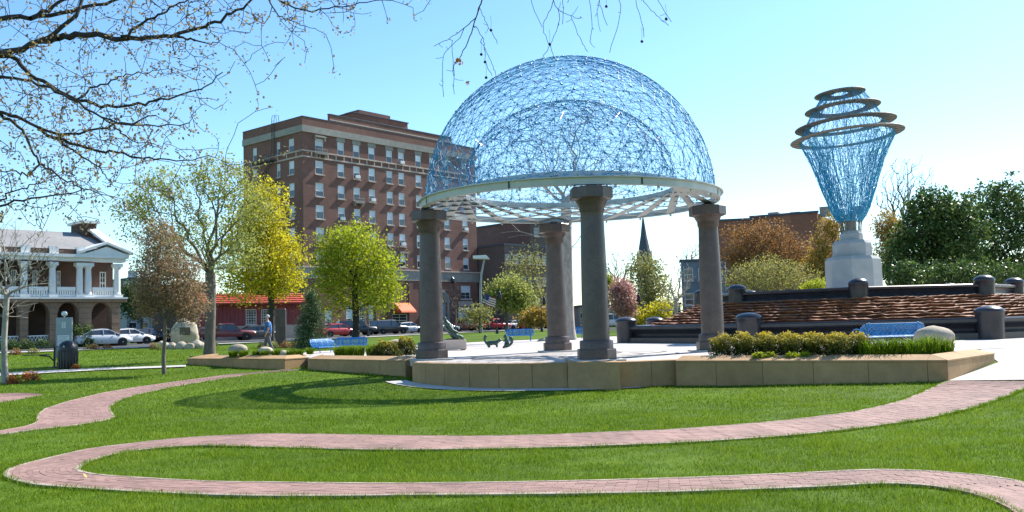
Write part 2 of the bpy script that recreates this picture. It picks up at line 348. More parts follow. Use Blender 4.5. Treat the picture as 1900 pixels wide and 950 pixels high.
# joints scored in the plaza, as thin recessed-looking dark strips laid 4 mm up
mb = MB()
for k in range(9):
    y = 31 + k * 3.2
    mb.bb(-3 if y < 55 else 0, 40, y - .012, y + .012, 0, .004) if not (26 < y < 39.2) else mb.bb(8.6, 40, y - .012, y + .012, 0, .004)
for k in range(12):
    x = 12 + k * 2.6; mb.bb(x - .012, x + .012, 30.2, 37, .001, .005)
mb.build('paving_joint', M['darkpaving'], plaza)
# circular inlay of dark arcs inside the pavilion
mb = MB()
for r in (1.2, 2.4, 3.6):
    n = 48
    for k in range(n):
        if (k // 4 + int(r)) % 4 == 3: continue
        a, b = k * 2 * math.pi / n, (k + 1) * 2 * math.pi / n
        mb.add([(*circ(r - .06, a), .008), (*circ(r + .06, a), .008), (*circ(r + .06, b), .008), (*circ(r - .06, b), .008)], [(0, 1, 2, 3)])
for k in range(8):
    a0 = k * math.pi / 4
    pts = [(circ(.4 + .45 * j, a0 + .16 * j - .04), circ(.4 + .45 * j, a0 + .16 * j + .04 + .02 / (j + 1))) for j in range(9)]
    for j in range(8): mb.add([(*pts[j][0], .012), (*pts[j][1], .012), (*pts[j + 1][1], .012), (*pts[j + 1][0], .012)], [(0, 1, 2, 3)])
mb.build('inlay', M['darkpaving'], plaza)

# ------------------------------------------------------------------ draped ribbons
def resample(P, n):
    P = np.array([tuple(p) for p in P]); s = np.concatenate([[0], np.cumsum(np.linalg.norm(np.diff(P, axis=0), axis=1))])
    t = np.linspace(0, s[-1], n); return np.stack([np.interp(t, s, P[:, i]) for i in range(3)], 1)
def smooth(P, it=2):
    P = P.copy()
    for _ in range(it): P[1:-1] = .25 * P[:-2] + .5 * P[1:-1] + .25 * P[2:]
    return P
def edge(pts, n): return smooth(resample([gpt(*p) for p in pts], n), 3)
# outer / inner edges in photo pixels
nearO = [(1960,1000),(1900,958),(1879,945),(1837,926),(1774,911.5),(1690,901),(1605,901.5),(1563,906),(1395,912.5),(1226,918),(1100,920),(974,921.5),(753,923),(658,924.5),(500,924.7),(410,923),(268,917),(126,908),(63,902.6)]
nearI = [(1960,925),(1900,897),(1816,885),(1732,878),(1626,874.5),(1479,882),(1310,889.3),(1100,895.6),(974,898),(847,900),(721,901),(600,900),(500,898.5),(410,898),(284,891.6),(189.5,885)]
bendO = [(63,902.6),(16,891.6),(6,883),(22,869.5),(79,855.3),(158,836.3)]
bendI = [(189.5,885),(158,880.5),(143.7,875),(151.6,866.3),(173.7,855.3),(221,842.6)]
farO = [(158,836.3),(237,826),(347,814),(489,807),(600,808),(753,811),(879,812),(1037,809),(1100,805.5),(1247,800),(1437,785),(1584,767),(1668,747.4),(1732,720),(1757,708.6)]
farI = [(221,842.6),(300,833),(363,828.4),(474,831.6),(600,835.4),(690,838),(847,837),(1005,834),(1100,830.7),(1268,824.4),(1458,812),(1584,798.7),(1710,781),(1816,756),(1879,732.6),(1925,709)]
pbO = [(-60,812),(0,801.6),(47,793.7),(68,786),(69.5,771.6),(82,760.5),(126,746),(189.5,730.5),(252.6,719.5),(331.6,708.4),(426,695.8),(537,686)]
pbI = [(-60,819),(0,808),(63,800),(142,791),(202,780),(214.7,774.7),(205,765.3),(203.7,757.4),(218,746.3),(252.6,733.7),(316,719.5),(410.5,703.7),(474,694.2),(568,687)]
pcO = [(-60,742),(0,731.5),(45,730.3),(79,732.5)]; pcI = [(-60,756),(0,748),(45,741),(79,734.5)]
def seg(a, b, n): return edge(a, n), edge(b, n)
loopO = []; loopI = []
for a, b, n in ((nearO, nearI, 120), (bendO, bendI, 40), (farO, farI, 140)):
    o, i = seg(a, b, n); loopO.append(o); loopI.append(i)
loopO = smooth(np.concatenate([loopO[0], loopO[1][1:], loopO[2][1:]]), 4); loopI = smooth(np.concatenate([loopI[0], loopI[1][1:], loopI[2][1:]]), 4)
pB = seg(pbO, pbI, 120); pCr = seg(pcO, pcI, 24)
unit = MB().box((0, 0, 0), (1, 1, 1)).mesh('brick', bevel=.015); unit.materials.append(M['brick'])
def brick_path(name, O, I, label, nobj, seed, dz=.015):
    rng = np.random.default_rng(seed)
    n = len(O); kk = 10; base = np.concatenate([O + (I - O) * (j / (kk - 1)) for j in range(kk)]); base[:, 2] = Hn(base[:, 0], base[:, 1]) + dz
    i = np.arange(n - 1); Fq = np.concatenate([np.stack([j * n + i, (j + 1) * n + i, (j + 1) * n + i + 1, j * n + i + 1], 1) for j in range(kk - 1)])
    root = obj(name, np_mesh(name, base, Fq), M['joint']); tag(root, label, kind='structure')
    mid = (O + I) / 2; s = np.concatenate([[0], np.cumsum(np.linalg.norm(np.diff(mid, axis=0), axis=1))])
    bricks = []; L = .225
    k = 0
    nrow_at = lambda u: max(2, int(round(np.linalg.norm(np.array([np.interp(u, s, O[:, j]) - np.interp(u, s, I[:, j]) for j in range(2)])) / .112)))
    wmed = np.median(np.linalg.norm((O - I)[:, :2], axis=1)); rows = max(3, int(round(wmed / .112)))
    for r in range(rows):
        u = -(r % 2) * L / 2
        while u < s[-1]:
            a, b = max(u, 0) + .0025, min(u + L, s[-1]) - .0025
            if b - a > .03:
                c = [];
                for uu in (a, b):
                    o = np.array([np.interp(uu, s, O[:, j]) for j in range(2)]); ii = np.array([np.interp(uu, s, I[:, j]) for j in range(2)])
                    wv = np.linalg.norm(o - ii); g = min(.0022 / max(wv, .1), .1)
                    c.append((o + (ii - o) * (r / rows + g), o + (ii - o) * ((r + 1) / rows - g)))
                bricks.append((c[0][0], c[1][0], c[1][1], c[0][1]))
            u += L
    B = np.array(bricks); ctr = B.mean(1); zz = Hn(ctr[:, 0], ctr[:, 1]) + dz
    top = zz + .014 + rng.normal(0, .0012, len(B))
    d = np.hypot(ctr[:, 0], ctr[:, 1]); ang = np.abs(ctr[:, 0] / np.maximum(ctr[:, 1], .1))
    order = np.argsort(np.where(ang < .57, d, d + 100))
    for q in order[:nobj]:
        p = B[q]; dx = p[1] - p[0] + p[2] - p[3]; ang_ = math.atan2(dx[1], dx[0]); ln = np.linalg.norm(dx) / 2; wd = np.linalg.norm(p[3] - p[0] + p[2] - p[1]) / 2
        o = bpy.data.objects.new('brick', unit); COL.objects.link(o); o.parent = root
        o.location = (ctr[q, 0], ctr[q, 1], top[q] - .03); o.scale = (ln, wd, .06)
        o.rotation_euler = (rng.normal(0, .006), rng.normal(0, .004), ang_ + rng.normal(0, .004))
    rest = order[nobj:]
    if len(rest):
        Bt = B[rest]; tz = top[rest]; m = len(rest)
        V = np.zeros((m, 8, 3)); V[:, :4, :2] = Bt; V[:, 4:, :2] = Bt; V[:, :4, 2] = (tz - .05)[:, None]; V[:, 4:, 2] = tz[:, None]
        q = np.array([(4, 5, 6, 7), (0, 1, 5, 4), (1, 2, 6, 5), (2, 3, 7, 6), (3, 0, 4, 7)])
        Fq = (q[None] + (np.arange(m) * 8)[:, None, None]).reshape(-1, 4)
        o = obj('brick_field', np_mesh('brick_field', V.reshape(-1, 3), Fq), M['brickv'], root); o['kind'] = 'stuff'
        me = o.data; a = me.attributes.new('var', 'FLOAT', 'FACE'); a.data.foreach_set('value', np.repeat(rng.random(m), 5).astype(np.float32))
    for Ed, Op in ((O, I), (I, O)):      # pale mortar haunching along both edges
        v = Op - Ed; v = v / np.maximum(np.linalg.norm(v[:, :2], axis=1, keepdims=True), .1); n = len(Ed); jw = .045 + .012 * np.sin(np.arange(n) * 1.3)[:, None]
        A, Bq = Ed - v * .02, Ed + v * jw; VV = np.concatenate([A, A, Bq, Bq]); hh = Hn(Ed[:, 0], Ed[:, 1]) + dz; VV[:, 2] = np.concatenate([hh - .03, hh + .016, hh + .0185, hh])
        i = np.arange(n - 1); Fq = np.concatenate([np.stack([q * n + i, q * n + i + 1, (q + 1) * n + i + 1, (q + 1) * n + i], 1) for q in range(3)])
        obj('edging', np_mesh('edging', VV, Fq), M['edging'], root)
    return root
M['edging'] = mat('path_edging', (.44, .36, .29), (.33, .26, .2), scale=7, rough=.9, big=.2)
# brick material whose tint follows each brick of the joined field
M['brickv'] = mat('path_brick_field', (.32, .19, .155), (.235, .135, .11), scale=9, rough=.85, bump=.3, bscale=60, big=.25)
_t = M['brickv'].node_tree; _b = _t.nodes['Principled BSDF']; _s = _b.inputs['Base Color'].links[0].from_socket
_a = _t.nodes.new('ShaderNodeAttribute'); _a.attribute_name = 'var'; _m = _t.nodes.new('ShaderNodeMapRange'); _m.inputs[3].default_value = .88; _m.inputs[4].default_value = 1.12
_h = _t.nodes.new('ShaderNodeHueSaturation'); _t.links.new(_a.outputs['Fac'], _m.inputs[0]); _t.links.new(_m.outputs[0], _h.inputs['Value']); _t.links.new(_s, _h.inputs['Color']); _t.links.new(_h.outputs[0], _b.inputs['Base Color'])
brick_path('brick_path', loopO, loopI, 'pinkish brick path making a long hairpin loop across the lawn', 300, 1)
brick_path('brick_path', pB[0], pB[1], 'brick path curving towards the gap between the stone planters', 0, 2)
brick_path('brick_path', pCr[0], pCr[1], 'short rounded end of a brick path beside the sapling', 0, 3)
# concrete ramp beside the right planter, mow strip, sidewalks
def ribbon(name, pts, m, label, dz=.02, n=60):
    A = resample([Vector((p[0][0], p[0][1], 0)) for p in pts], n); B = resample([Vector((p[1][0], p[1][1], 0)) for p in pts], n)
    k = 6; V = np.concatenate([A + (B - A) * (j / (k - 1)) for j in range(k)]); V[:, 2] = np.maximum(Hn(V[:, 0], V[:, 1]), -2) + dz
    i = np.arange(n - 1); Fq = np.concatenate([np.stack([j * n + i, j * n + i + 1, (j + 1) * n + i + 1, (j + 1) * n + i], 1) for j in range(k - 1)])
    o = obj(name, np_mesh(name, V, Fq, smooth=True), m); tag(o, label, kind='structure'); return V, n, k
c1 = loopO[-1]; c2 = loopI[-1]
ribbon('walkway', [((c1[0] + .02, c1[1] + .03), (c2[0] + .35, c2[1] + .1)), ((wallC.x - .05, wallC.y - .3), (19.5, 24.3)), ((14.4, 28.6), (21.5, 28.7)), ((14.4, 30), (23, 31.2))], M['concrete'], 'concrete walkway ramping up to the plaza beside the right planter', .03)
mow = [circ(RW + .02, a_l - .12 + (a_f + .42 - a_l) * k / 24) for k in range(25)]; mow2 = [circ(RW + .75, a_l - .1 + (a_f + .42 - a_l) * k / 24) for k in range(25)]
ribbon('edging_strip', list(zip(mow, mow2)), M['concrete'], 'pale concrete mowing strip at the foot of the curved wall', .03)
sw = [(gpt(x, y), gpt(x, y2)) for x, y, y2 in ((-80, 700, 705), (0, 694, 699), (100, 688.5, 693), (200, 684, 687.5), (345, 679, 682))]
ribbon('sidewalk', [((a.x, a.y), (b.x, b.y)) for a, b in sw], M['concrete'], 'thin pale sidewalk behind the black litter bin', .05)
S1 = [((-60, 50.5), (-60, 54)), ((-44, 55.5), (-44.5, 58)), ((-30, 65), (-31, 67)), ((-17, 84), (-18.5, 86)), ((-1, 118), (-3, 120)), ((20, 150), (18, 152))]
ribbon('sidewalk', S1, M['concrete'], 'far pavement running along the street by the parked cars', .06)
S2 = [((p[1][0] - .1, p[1][1] + .2), (p[1][0] - 14, p[1][1] + 13)) for p in S1]
ribbon('street', S2, M['asphalt'], 'asphalt street lined with parked cars behind the lawn', .04)
ribbon('street', [((5, 95), (5, 118)), ((40, 92), (40, 112)), ((90, 90), (90, 108))], M['asphalt'], 'asphalt street behind the fountain and the trees', .04)

# ------------------------------------------------------------------ grass blades
def blades():
    rng = np.random.default_rng(11); allV = []; allF = []; allv = []; off = 0
    def shr(O, I, e=.03):
        v = I - O; L_ = np.maximum(np.linalg.norm(v[:, :2], axis=1, keepdims=True), .1); jit = rng.uniform(.2, 1.3, (len(O), 1)) * e
        return np.concatenate([O + v / L_ * jit, (I - v / L_ * jit)[::-1]])
    polys = [shr(loopO, loopI), shr(*pB), shr(*pCr)]
    pl = [np.array(PLAZA), np.array([PA[:2], PB[:2], PCc[:2], (PCc.x, PCc.y + 3), (PA.x, PA.y + 3)]), np.array(mow + mow2[::-1])]
    pl.append(np.array([(a.x, a.y) for a, b in sw] + [(b.x, b.y) for a, b in sw][::-1]))
    pl.append(np.array([(c1[0], c1[1]), (c2[0] + .3, c2[1]), (19.5, 24.3), (23, 30), (14, 30), (wallC.x, wallC.y)]))
    for y0, y1, dens, hgt, wid in ((7.2, 10.5, 3800, .05, .0065), (10.5, 14, 2500, .05, .008), (14, 19, 1200, .05, .011), (19, 27, 520, .052, .016), (27, 42, 190, .055, .028), (42, 66, 60, .06, .05)):
        y = rng.uniform(y0, y1, int((y1 - y0) * (y1 * 1.4 + 4) * dens)); x = rng.uniform(-1, 1, len(y)) * (y1 * .7 + 2)
        keep = np.abs(x) < y * .7 + 2; x, y = x[keep], y[keep]
        # clumpy density
        cl = np.sin(x * 3.1 + 2 * np.sin(y * 2.3)) * np.sin(y * 3.7 + 1.5 * np.sin(x * 1.9)) + .6 * np.sin(x * .9 + 3) * np.sin(y * .7)
        keep = rng.random(len(x)) < .72 + .28 * cl; x, y, cl = x[keep], y[keep], cl[keep]
        bad = np.zeros(len(x), bool)
        for p in polys + pl: bad |= pip(x, y, p)
        x, y, cl = x[~bad], y[~bad], cl[~bad]; n = len(x); z = Hn(x, y) - .005 + .009 * np.sin(x * 2.1 + np.sin(y * 1.3) * 2) * np.sin(y * 1.7)
        a = rng.uniform(0, 2 * np.pi, n); h = hgt * rng.uniform(.5, 1.25, n) * (1 + .25 * cl); wd = wid * rng.uniform(.7, 1.3, n)
        ld = rng.uniform(0, 2 * np.pi, n); ln = h * rng.uniform(.1, .9, n)
        b = np.stack([np.cos(a) * wd / 2, np.sin(a) * wd / 2, np.zeros(n)], 1); c = np.stack([x, y, z], 1)
        tip = c + np.stack([np.cos(ld) * ln, np.sin(ld) * ln, h], 1)
        allV.append(np.stack([c - b, c + b, tip], 1).reshape(-1, 3)); allF.append(np.arange(n * 3).reshape(-1, 3) + off); off += n * 3
        allv.append(np.clip(rng.normal(.42, .2, n) + .1 * cl + .1 * np.sin(x * .55 + 1.7 * np.sin(y * .31)) * np.sin(y * .47 + 1) + .07 * np.sin(x * 1.7 + y * .9) * np.sin(y * 1.3 - x * .6) + (rng.random(n) < .03) * .45, 0, 1))
    for O_, I_, per in ((loopO, loopI, 520), (pB[0], pB[1], 160), (pCr[0], pCr[1], 160)):      # longer tufts leaning over the path edges
        for Ed, Op in ((O_, I_), (I_, O_)):
            Ls = np.linalg.norm(np.diff(Ed[:, :2], axis=0), axis=1); tot = Ls.sum(); n = int(tot * per); s_ = np.concatenate([[0], np.cumsum(Ls)]); u = rng.uniform(0, tot, n)
            ex, ey = np.interp(u, s_, Ed[:, 0]), np.interp(u, s_, Ed[:, 1]); ox, oy = np.interp(u, s_, Op[:, 0]) - ex, np.interp(u, s_, Op[:, 1]) - ey; L_ = np.maximum(np.hypot(ox, oy), .1); ox, oy = ox / L_, oy / L_
            wob = .5 + .5 * np.sin(u * 7.3) * np.sin(u * 2.9 + 1); q = rng.uniform(-.09, .012, n) + .03 * wob * rng.random(n); x, y = ex + ox * q, ey + oy * q; z = Hn(x, y) - .005
            dist = np.hypot(x, y); h = (.045 + .028 * wob) * rng.uniform(.5, 1.3, n); wd = np.clip(dist * .00075, .006, .02); a = rng.uniform(0, 6.283, n); ln = h * rng.uniform(.1, .8, n)
            b = np.stack([np.cos(a) * wd / 2, np.sin(a) * wd / 2, np.zeros(n)], 1); c = np.stack([x, y, z], 1); ld = np.arctan2(oy, ox) + rng.normal(0, 1.1, n); tip = c + np.stack([np.cos(ld) * ln, np.sin(ld) * ln, h], 1)
            allV.append(np.stack([c - b, c + b, tip], 1).reshape(-1, 3)); allF.append(np.arange(n * 3).reshape(-1, 3) + off); off += n * 3; allv.append(np.clip(rng.normal(.4, .2, n), 0, 1))
    me = np_mesh('grass', np.concatenate(allV), np.concatenate(allF), np.concatenate(allv))
    tag(obj('grass', me, M['grass']), 'short mown bright green lawn grass around the brick paths', 'grass', kind='stuff')
blades()

# ================================================================== PLANTER WALLS (tan stone blocks, bevelled coping)
def wall_run(root, P, Q, zb, cuts, zt=0.0, th=.45, cop=.12, coping=True, turn0=None, turn1=None):
    P = Vector((P[0], P[1], 0)); Q = Vector((Q[0], Q[1], 0)); L = (Q - P).length; u = (Q - P) / L; nrm = Vector((-u.y, u.x, 0))
    def mit(A, B, C):
        a = Vector((B[0] - A[0], B[1] - A[1])); b = Vector((C[0] - B[0], C[1] - B[1])); return math.tan(abs(a.angle(b)) / 2)
    e0 = mit(turn0, P, Q) if turn0 is not None else 0; e1 = mit(P, Q, turn1) if turn1 is not None else 0
    cuts = [0] + [c for c in cuts if 0.02 < c < .98] + [1]
    for a, b in zip(cuts[:-1], cuts[1:]):
        s0, s1 = a * L + .004, b * L - .004; mb = MB()
        p = [P + u * s0, P + u * s1, P + u * (s1 - e1 * th * (b == 1)) + nrm * th, P + u * (s0 + e0 * th * (a == 0)) + nrm * th]
        zt_ = zt - (.05 if coping else 0)
        mb.hexa([(q.x, q.y, zb) for q in p] + [(q.x, q.y, zt_) for q in p]); mb.build('stone_block', M['tan'], root, bevel=.008)
        if coping:
            mb = MB(); f = -.012
            p0, p1 = P + u * (s0 - .002) + nrm * f, P + u * (s1 + .002) + nrm * f; p2, p3 = P + u * (s1 - e1 * (b == 1) * (th + .05)) + nrm * (th + .05), P + u * (s0 + e0 * (a == 0) * (th + .05)) + nrm * (th + .05)
            mb.hexa([(q.x, q.y, zt - .048) for q in (p0, p1, p2, p3)] + [(p0.x, p0.y, zt), (p1.x, p1.y, zt), (p2.x, p2.y, zt + cop), (p3.x, p3.y, zt + cop)])
            mb.build('coping_stone', M['tan'], root, bevel=.006)
def cuts_px(P, Q, pxs):
    out = []
    for px in pxs:
        d = ray(px, 668); n = Vector((-(Q.y - P.y), Q.x - P.x, 0)); t = ((P - EYE) * 1).dot(n) / d.dot(n); X = EYE + d * t
        out.append((X - P).dot(Q - P) / (Q - P).length_squared)
    return out
# right planter
rp = thing('stone_planter', 'long tan stone planter with yew hedge beside the pavilion column and walkway', 'planter', (0, 0, 0))
wall_run(rp, wallA, wallB, -.95, cuts_px(wallA, wallB, [1327.5, 1414, 1508, 1610, 1720]), turn1=wallC)
wall_run(rp, wallB, wallC, -.95, [.5], turn0=wallA)
MB().prism([tuple((wallA + backn * .45)[:2]), tuple((wallB + backn * .45 - back * .4)[:2]), (wallC.x - .5, wallC.y + .3), (10.5, 27.2), tuple((wallA + backn * 1.9)[:2])], -.3, .06).build('soil', M['soil'], rp)
# step wall between pedestal and right planter, curved wall, pedestal
pw = thing('stone_wall', 'curved tan stone retaining wall and pedestal carrying the domed pavilion', 'wall', (0, 0, 0))
for k in range(6):
    aa, bb = a_l + (a_f - a_l) * k / 6, a_l + (a_f - a_l) * (k + 1) / 6; mb = MB(); n = 5
    ins = [circ(RW - .5, aa + .001 + (bb - aa - .002) * j / n) for j in range(n + 1)]; out = [circ(RW, aa + .001 + (bb - aa - .002) * j / n) for j in range(n + 1)]
    mb.prism(out + ins[::-1], -1.0, .012); mb.build('stone_block', M['tan'], pw, bevel=.006)
pd0, pd1 = gp(1053, 672.5, .02), gp(1150, 672.5, .02)
mb = MB(); mb.prism([tuple(pd0[:2]), tuple(pd1[:2]), (pd1.x + .05, pd1.y + 2.3), (pd0.x + .05, pd0.y + 2.3)], -1.0, .03); mb.build('pedestal', M['tan'], pw, bevel=.01)
wall_run(pw, (pd1.x + .01, pd1.y + .55), (wallA.x + .3, wallA.y + .28), -1.0, [.5], zt=.008, coping=False, th=.6)
# middle planter
mp = thing('stone_planter', 'tan stone planter with grasses and yellow shrubs in front of the blue benches', 'planter', (0, 0, 0))
QL = Vector((QA.x - .25, QA.y + 1.9, 0))
wall_run(mp, QA, QB, -.95, [.24, .5, .76], turn0=QL)
wall_run(mp, QL, QA, -.95, [], turn1=QB)
MB().prism([(QA.x + .35, QA.y + .4), (QB.x - .1, QB.y + .4), (QB.x - .1, QB.y + 1.6), (QA.x + .2, QA.y + 1.9)], -.3, .05).build('soil', M['soil'], mp)
# left planter
lp = thing('stone_planter', 'low tan stone planter with rounded boulders and grass tufts near the man', 'planter', (0, 0, 0))
LB = Vector((PA.x - .1, PA.y + 3.2, 0))
wall_run(lp, PA, PB, -.95, [.25, .5, .75], turn1=PCc, turn0=LB)
wall_run(lp, PB, PCc, -.95, [], turn0=PA)
PD = gp(385, 657.5, .1)
wall_run(lp, LB, PA, -.95, [.5], turn1=PB)
MB().prism([(PA.x + .4, PA.y + .4), (PB.x - .2, PB.y + .42), (PCc.x - .4, PCc.y + .3), (PCc.x - .6, PCc.y + 2.6), (PA.x + .4, PA.y + 3)], -.3, .05).build('soil', M['soil'], lp)

# ================================================================== PAVILION
def pavilion():
    rt = thing('domed_pavilion', 'open round pavilion with four granite columns and a blue wire mesh dome', 'pavilion', tuple(PC), R(4))
    HC = 5.2
    prof = [(.40, .62), (.405, 1.2), (.395, 2.2), (.375, 3.3), (.35, 4.25), (.345, 4.42), (.36, 4.47), (.38, 4.5), (.38, 4.62), (.40, 4.66), (.45, 4.74), (.49, 4.84)]
    cm = None
    for k in range(4):
        a = -math.pi / 2 + k * math.pi / 2
        loc = (5.0 * math.cos(a), 5.0 * math.sin(a), 0)
        if cm is None:
            cm = [MB().lathe(prof, 40).mesh('column', True), MB().box((0, 0, .03), (1.5, 1.5, .05)).mesh('plinth_slab', bevel=.01),
                  MB().lathe([(.59, .05), (.6, .08), (.6, .33), (.585, .36), (.5, .36)], 8, a0=math.pi / 8).mesh('base', bevel=.0),
                  MB().lathe([(.5, .34), (.5, .58), (.48, .61), (.4, .625)], 40).mesh('base_drum', True),
                  MB().lathe([(.5, 4.82), (.655, 4.86), (.665, 4.88), (.665, 5.17), (.64, 5.2), (.2, 5.2)], 8, a0=math.pi / 8).mesh('capital'),
                  MB().box((0, 0, 5.24), (.34, .3, .12)).mesh('bearing_block', bevel=.01)]
            for me in (cm[0], cm[3]):
                try: me.set_sharp_from_angle(angle=R(35))
                except Exception: pass
            for m_ in cm[:1] + cm[2:5]: m_.materials.append(M['granite'])
            cm[1].materials.append(M['concrete']); cm[5].materials.append(M['black'])
        c = obj('column', cm[0], None, rt, loc); c.rotation_euler = (0, 0, a)
        for n_, m_ in zip(('plinth_slab', 'base', 'base_drum', 'capital', 'bearing_block'), cm[1:]): obj(n_, m_, None, c)
    # outer ring beam (channel section), inner ring
    def ringmesh(prof, n=96): return MB().lathe(prof + [prof[0]], n, cap=False)
    ringmesh([(5.27, 5.28), (5.29, 5.49), (5.38, 5.49), (5.38, 5.52), (5.2, 5.52), (5.2, 5.31), (5.08, 5.31), (5.08, 5.28)]).build('ring_beam', M['steel'], rt, True)
    ringmesh([(3.86, 5.74), (3.86, 5.93), (3.74, 5.93), (3.74, 5.74)]).build('inner_ring', M['steel'], rt, True)
    for k in range(8):
        a = k * math.pi / 4 + .3
        MB().box((5.29 * math.cos(a), 5.29 * math.sin(a), 5.385), (.012, .05, .2), rz=a).build('beam_joint', M['black'], rt)
    # crossing flat slats between the rings, each one a part
    n = 22
    sl_ = None
    for s in (1, -1):
        for k in range(n):
            a = k * 2 * math.pi / n; b = a + s * .78
            p = Vector((5.12 * math.cos(a), 5.12 * math.sin(a), 5.31 + (.03 if s > 0 else 0))); q = Vector((3.84 * math.cos(b), 3.84 * math.sin(b), 5.78 + (.03 if s > 0 else 0)))
            d = q - p; L = d.length
            if sl_ is None:
                sl_ = MB().box((L / 2, 0, 0), (L, .3, .018)).mesh('slat'); sl_.materials.append(M['steel'])
            o = obj('slat', sl_, None, rt, p); o.rotation_euler = d.to_track_quat('X', 'Z').to_euler()
            if s > 0: 
                bt = MB(); pm = Vector((0, 0, 0)); bt.box((5.16 * math.cos(a), 5.16 * math.sin(a), 5.24), (.06, .06, .1), rz=a); bt.build('bracket', M['steel'], rt)
    # wire domes
    rng = np.random.default_rng(5)
    def net(Rad, Hh, zb, npt, kn, ms=0, ex=0):
        u = (np.arange(npt) + .5) / npt; ph = np.arange(npt) * 2.39996 + rng.normal(0, .35 / np.sqrt(npt) * 2, npt); zt = np.clip(u + rng.normal(0, .25 / npt ** .5 * .12, npt), 0, 1)
        el = np.arcsin(zt); P = np.stack([Rad * np.cos(el) * np.cos(ph), Rad * np.cos(el) * np.sin(ph), zb + Hh * np.sin(el)], 1)
        for _ in range(2):     # relax so that the cells become even
            D = P[:, None] - P[None]; d2 = (D ** 2).sum(-1) + np.eye(npt); f = (D / (d2 ** 2)[..., None]).sum(1)
            P = P + f * (Rad * Rad * 6 / npt) ** 2 * .12
            v = P - np.array([0, 0, zb]); v[:, 2] *= Rad / Hh; v[:, 2] = np.abs(v[:, 2]); v *= Rad / np.linalg.norm(v, axis=1, keepdims=True); v[:, 2] *= Hh / Rad; P = v + np.array([0, 0, zb])
        D = ((P[:, None] - P[None]) ** 2).sum(-1) + np.eye(npt) * 99; nn = np.argsort(D, axis=1)[:, :kn]
        E = {tuple(sorted((i, int(j)))) for i in range(npt) for j in nn[i]}
        E = np.array(sorted(E)); return P, E
    V = []; Fq = []; off = 0
    def addw(P0, P1, r):
        nonlocal off
        v, f = tubes_np(P0, P1, np.full(len(P0), r), np.full(len(P0), r), 3); V.append(v); Fq.append(f + off); off += len(v)
    P1_, E1 = net(5.12, 5.05, 5.52, 760, 6); addw(P1_[E1[:, 0]], P1_[E1[:, 1]], .0072)
    P3_, E3 = net(4.98, 4.9, 5.52, 900, 5); addw(P3_[E3[:, 0]], P3_[E3[:, 1]], .0055)
    # hoops and meridians
    for el in np.linspace(.02, 1.42, 15):
        t = np.linspace(0, 2 * np.pi, 61); r = 5.12 * np.cos(el); c = np.stack([r * np.cos(t), r * np.sin(t), np.full(61, 5.52 + 5.05 * np.sin(el))], 1); addw(c[:-1], c[1:], .0065)
    for k in range(28):
        t = np.linspace(0, 1.5, 16); a = k * 2 * np.pi / 28; c = np.stack([5.12 * np.cos(t) * np.cos(a), 5.12 * np.cos(t) * np.sin(a), 5.52 + 5.05 * np.sin(t)], 1); addw(c[:-1], c[1:], .0065)
    o = obj('outer_dome_mesh', np_mesh('outer_dome_mesh', np.concatenate(V), np.concatenate(Fq)), M['wire'], rt); o['kind'] = 'stuff'
    nodes = []
    def knot(P, r, name, m, par):
        oc = np.array([(1, 0, 0), (-1, 0, 0), (0, 1, 0), (0, -1, 0), (0, 0, 1), (0, 0, -1)]) ; fc = np.array([(0, 2, 4), (2, 1, 4), (1, 3, 4), (3, 0, 4), (2, 0, 5), (1, 2, 5), (3, 1, 5), (0, 3, 5)])
        rr = r * rng.uniform(.5, 1.3, len(P)); vv = P[:, None] + oc[None] * rr[:, None, None]; ff = (fc[None] + (np.arange(len(P)) * 6)[:, None, None]).reshape(-1, 3)
        q = obj(name, np_mesh(name, vv.reshape(-1, 3), ff), m, par); q['kind'] = 'stuff'
    knot(P1_, .04, 'wire_knot', M['wire'], rt)
    V, Fq, off = [], [], 0
    P2_, E2 = net(3.8, 3.1, 5.92, 520, 6); addw(P2_[E2[:, 0]], P2_[E2[:, 1]], .0065)
    for el in np.linspace(.05, 1.4, 9):
        t = np.linspace(0, 2 * np.pi, 49); r = 3.8 * np.cos(el); c = np.stack([r * np.cos(t), r * np.sin(t), np.full(49, 5.92 + 3.1 * np.sin(el))], 1); addw(c[:-1], c[1:], .0055)
    o = obj('inner_dome_mesh', np_mesh('inner_dome_mesh', np.concatenate(V), np.concatenate(Fq)), M['wire'], rt); o['kind'] = 'stuff'
    knot(P2_, .045, 'inner_wire_knot', M['wire'], rt)
    # short bright rods scattered in the inner dome
    k = rng.choice(len(P2_), 60); d = rng.normal(0, .16, (60, 3)); v, f = tubes_np(P2_[k] - d, P2_[k] + d, np.full(60, .014), np.full(60, .014), 4)
    o = obj('bright_rods', np_mesh('bright_rods', v, f), M['wireb'], rt); o['kind'] = 'stuff'
pavilion()

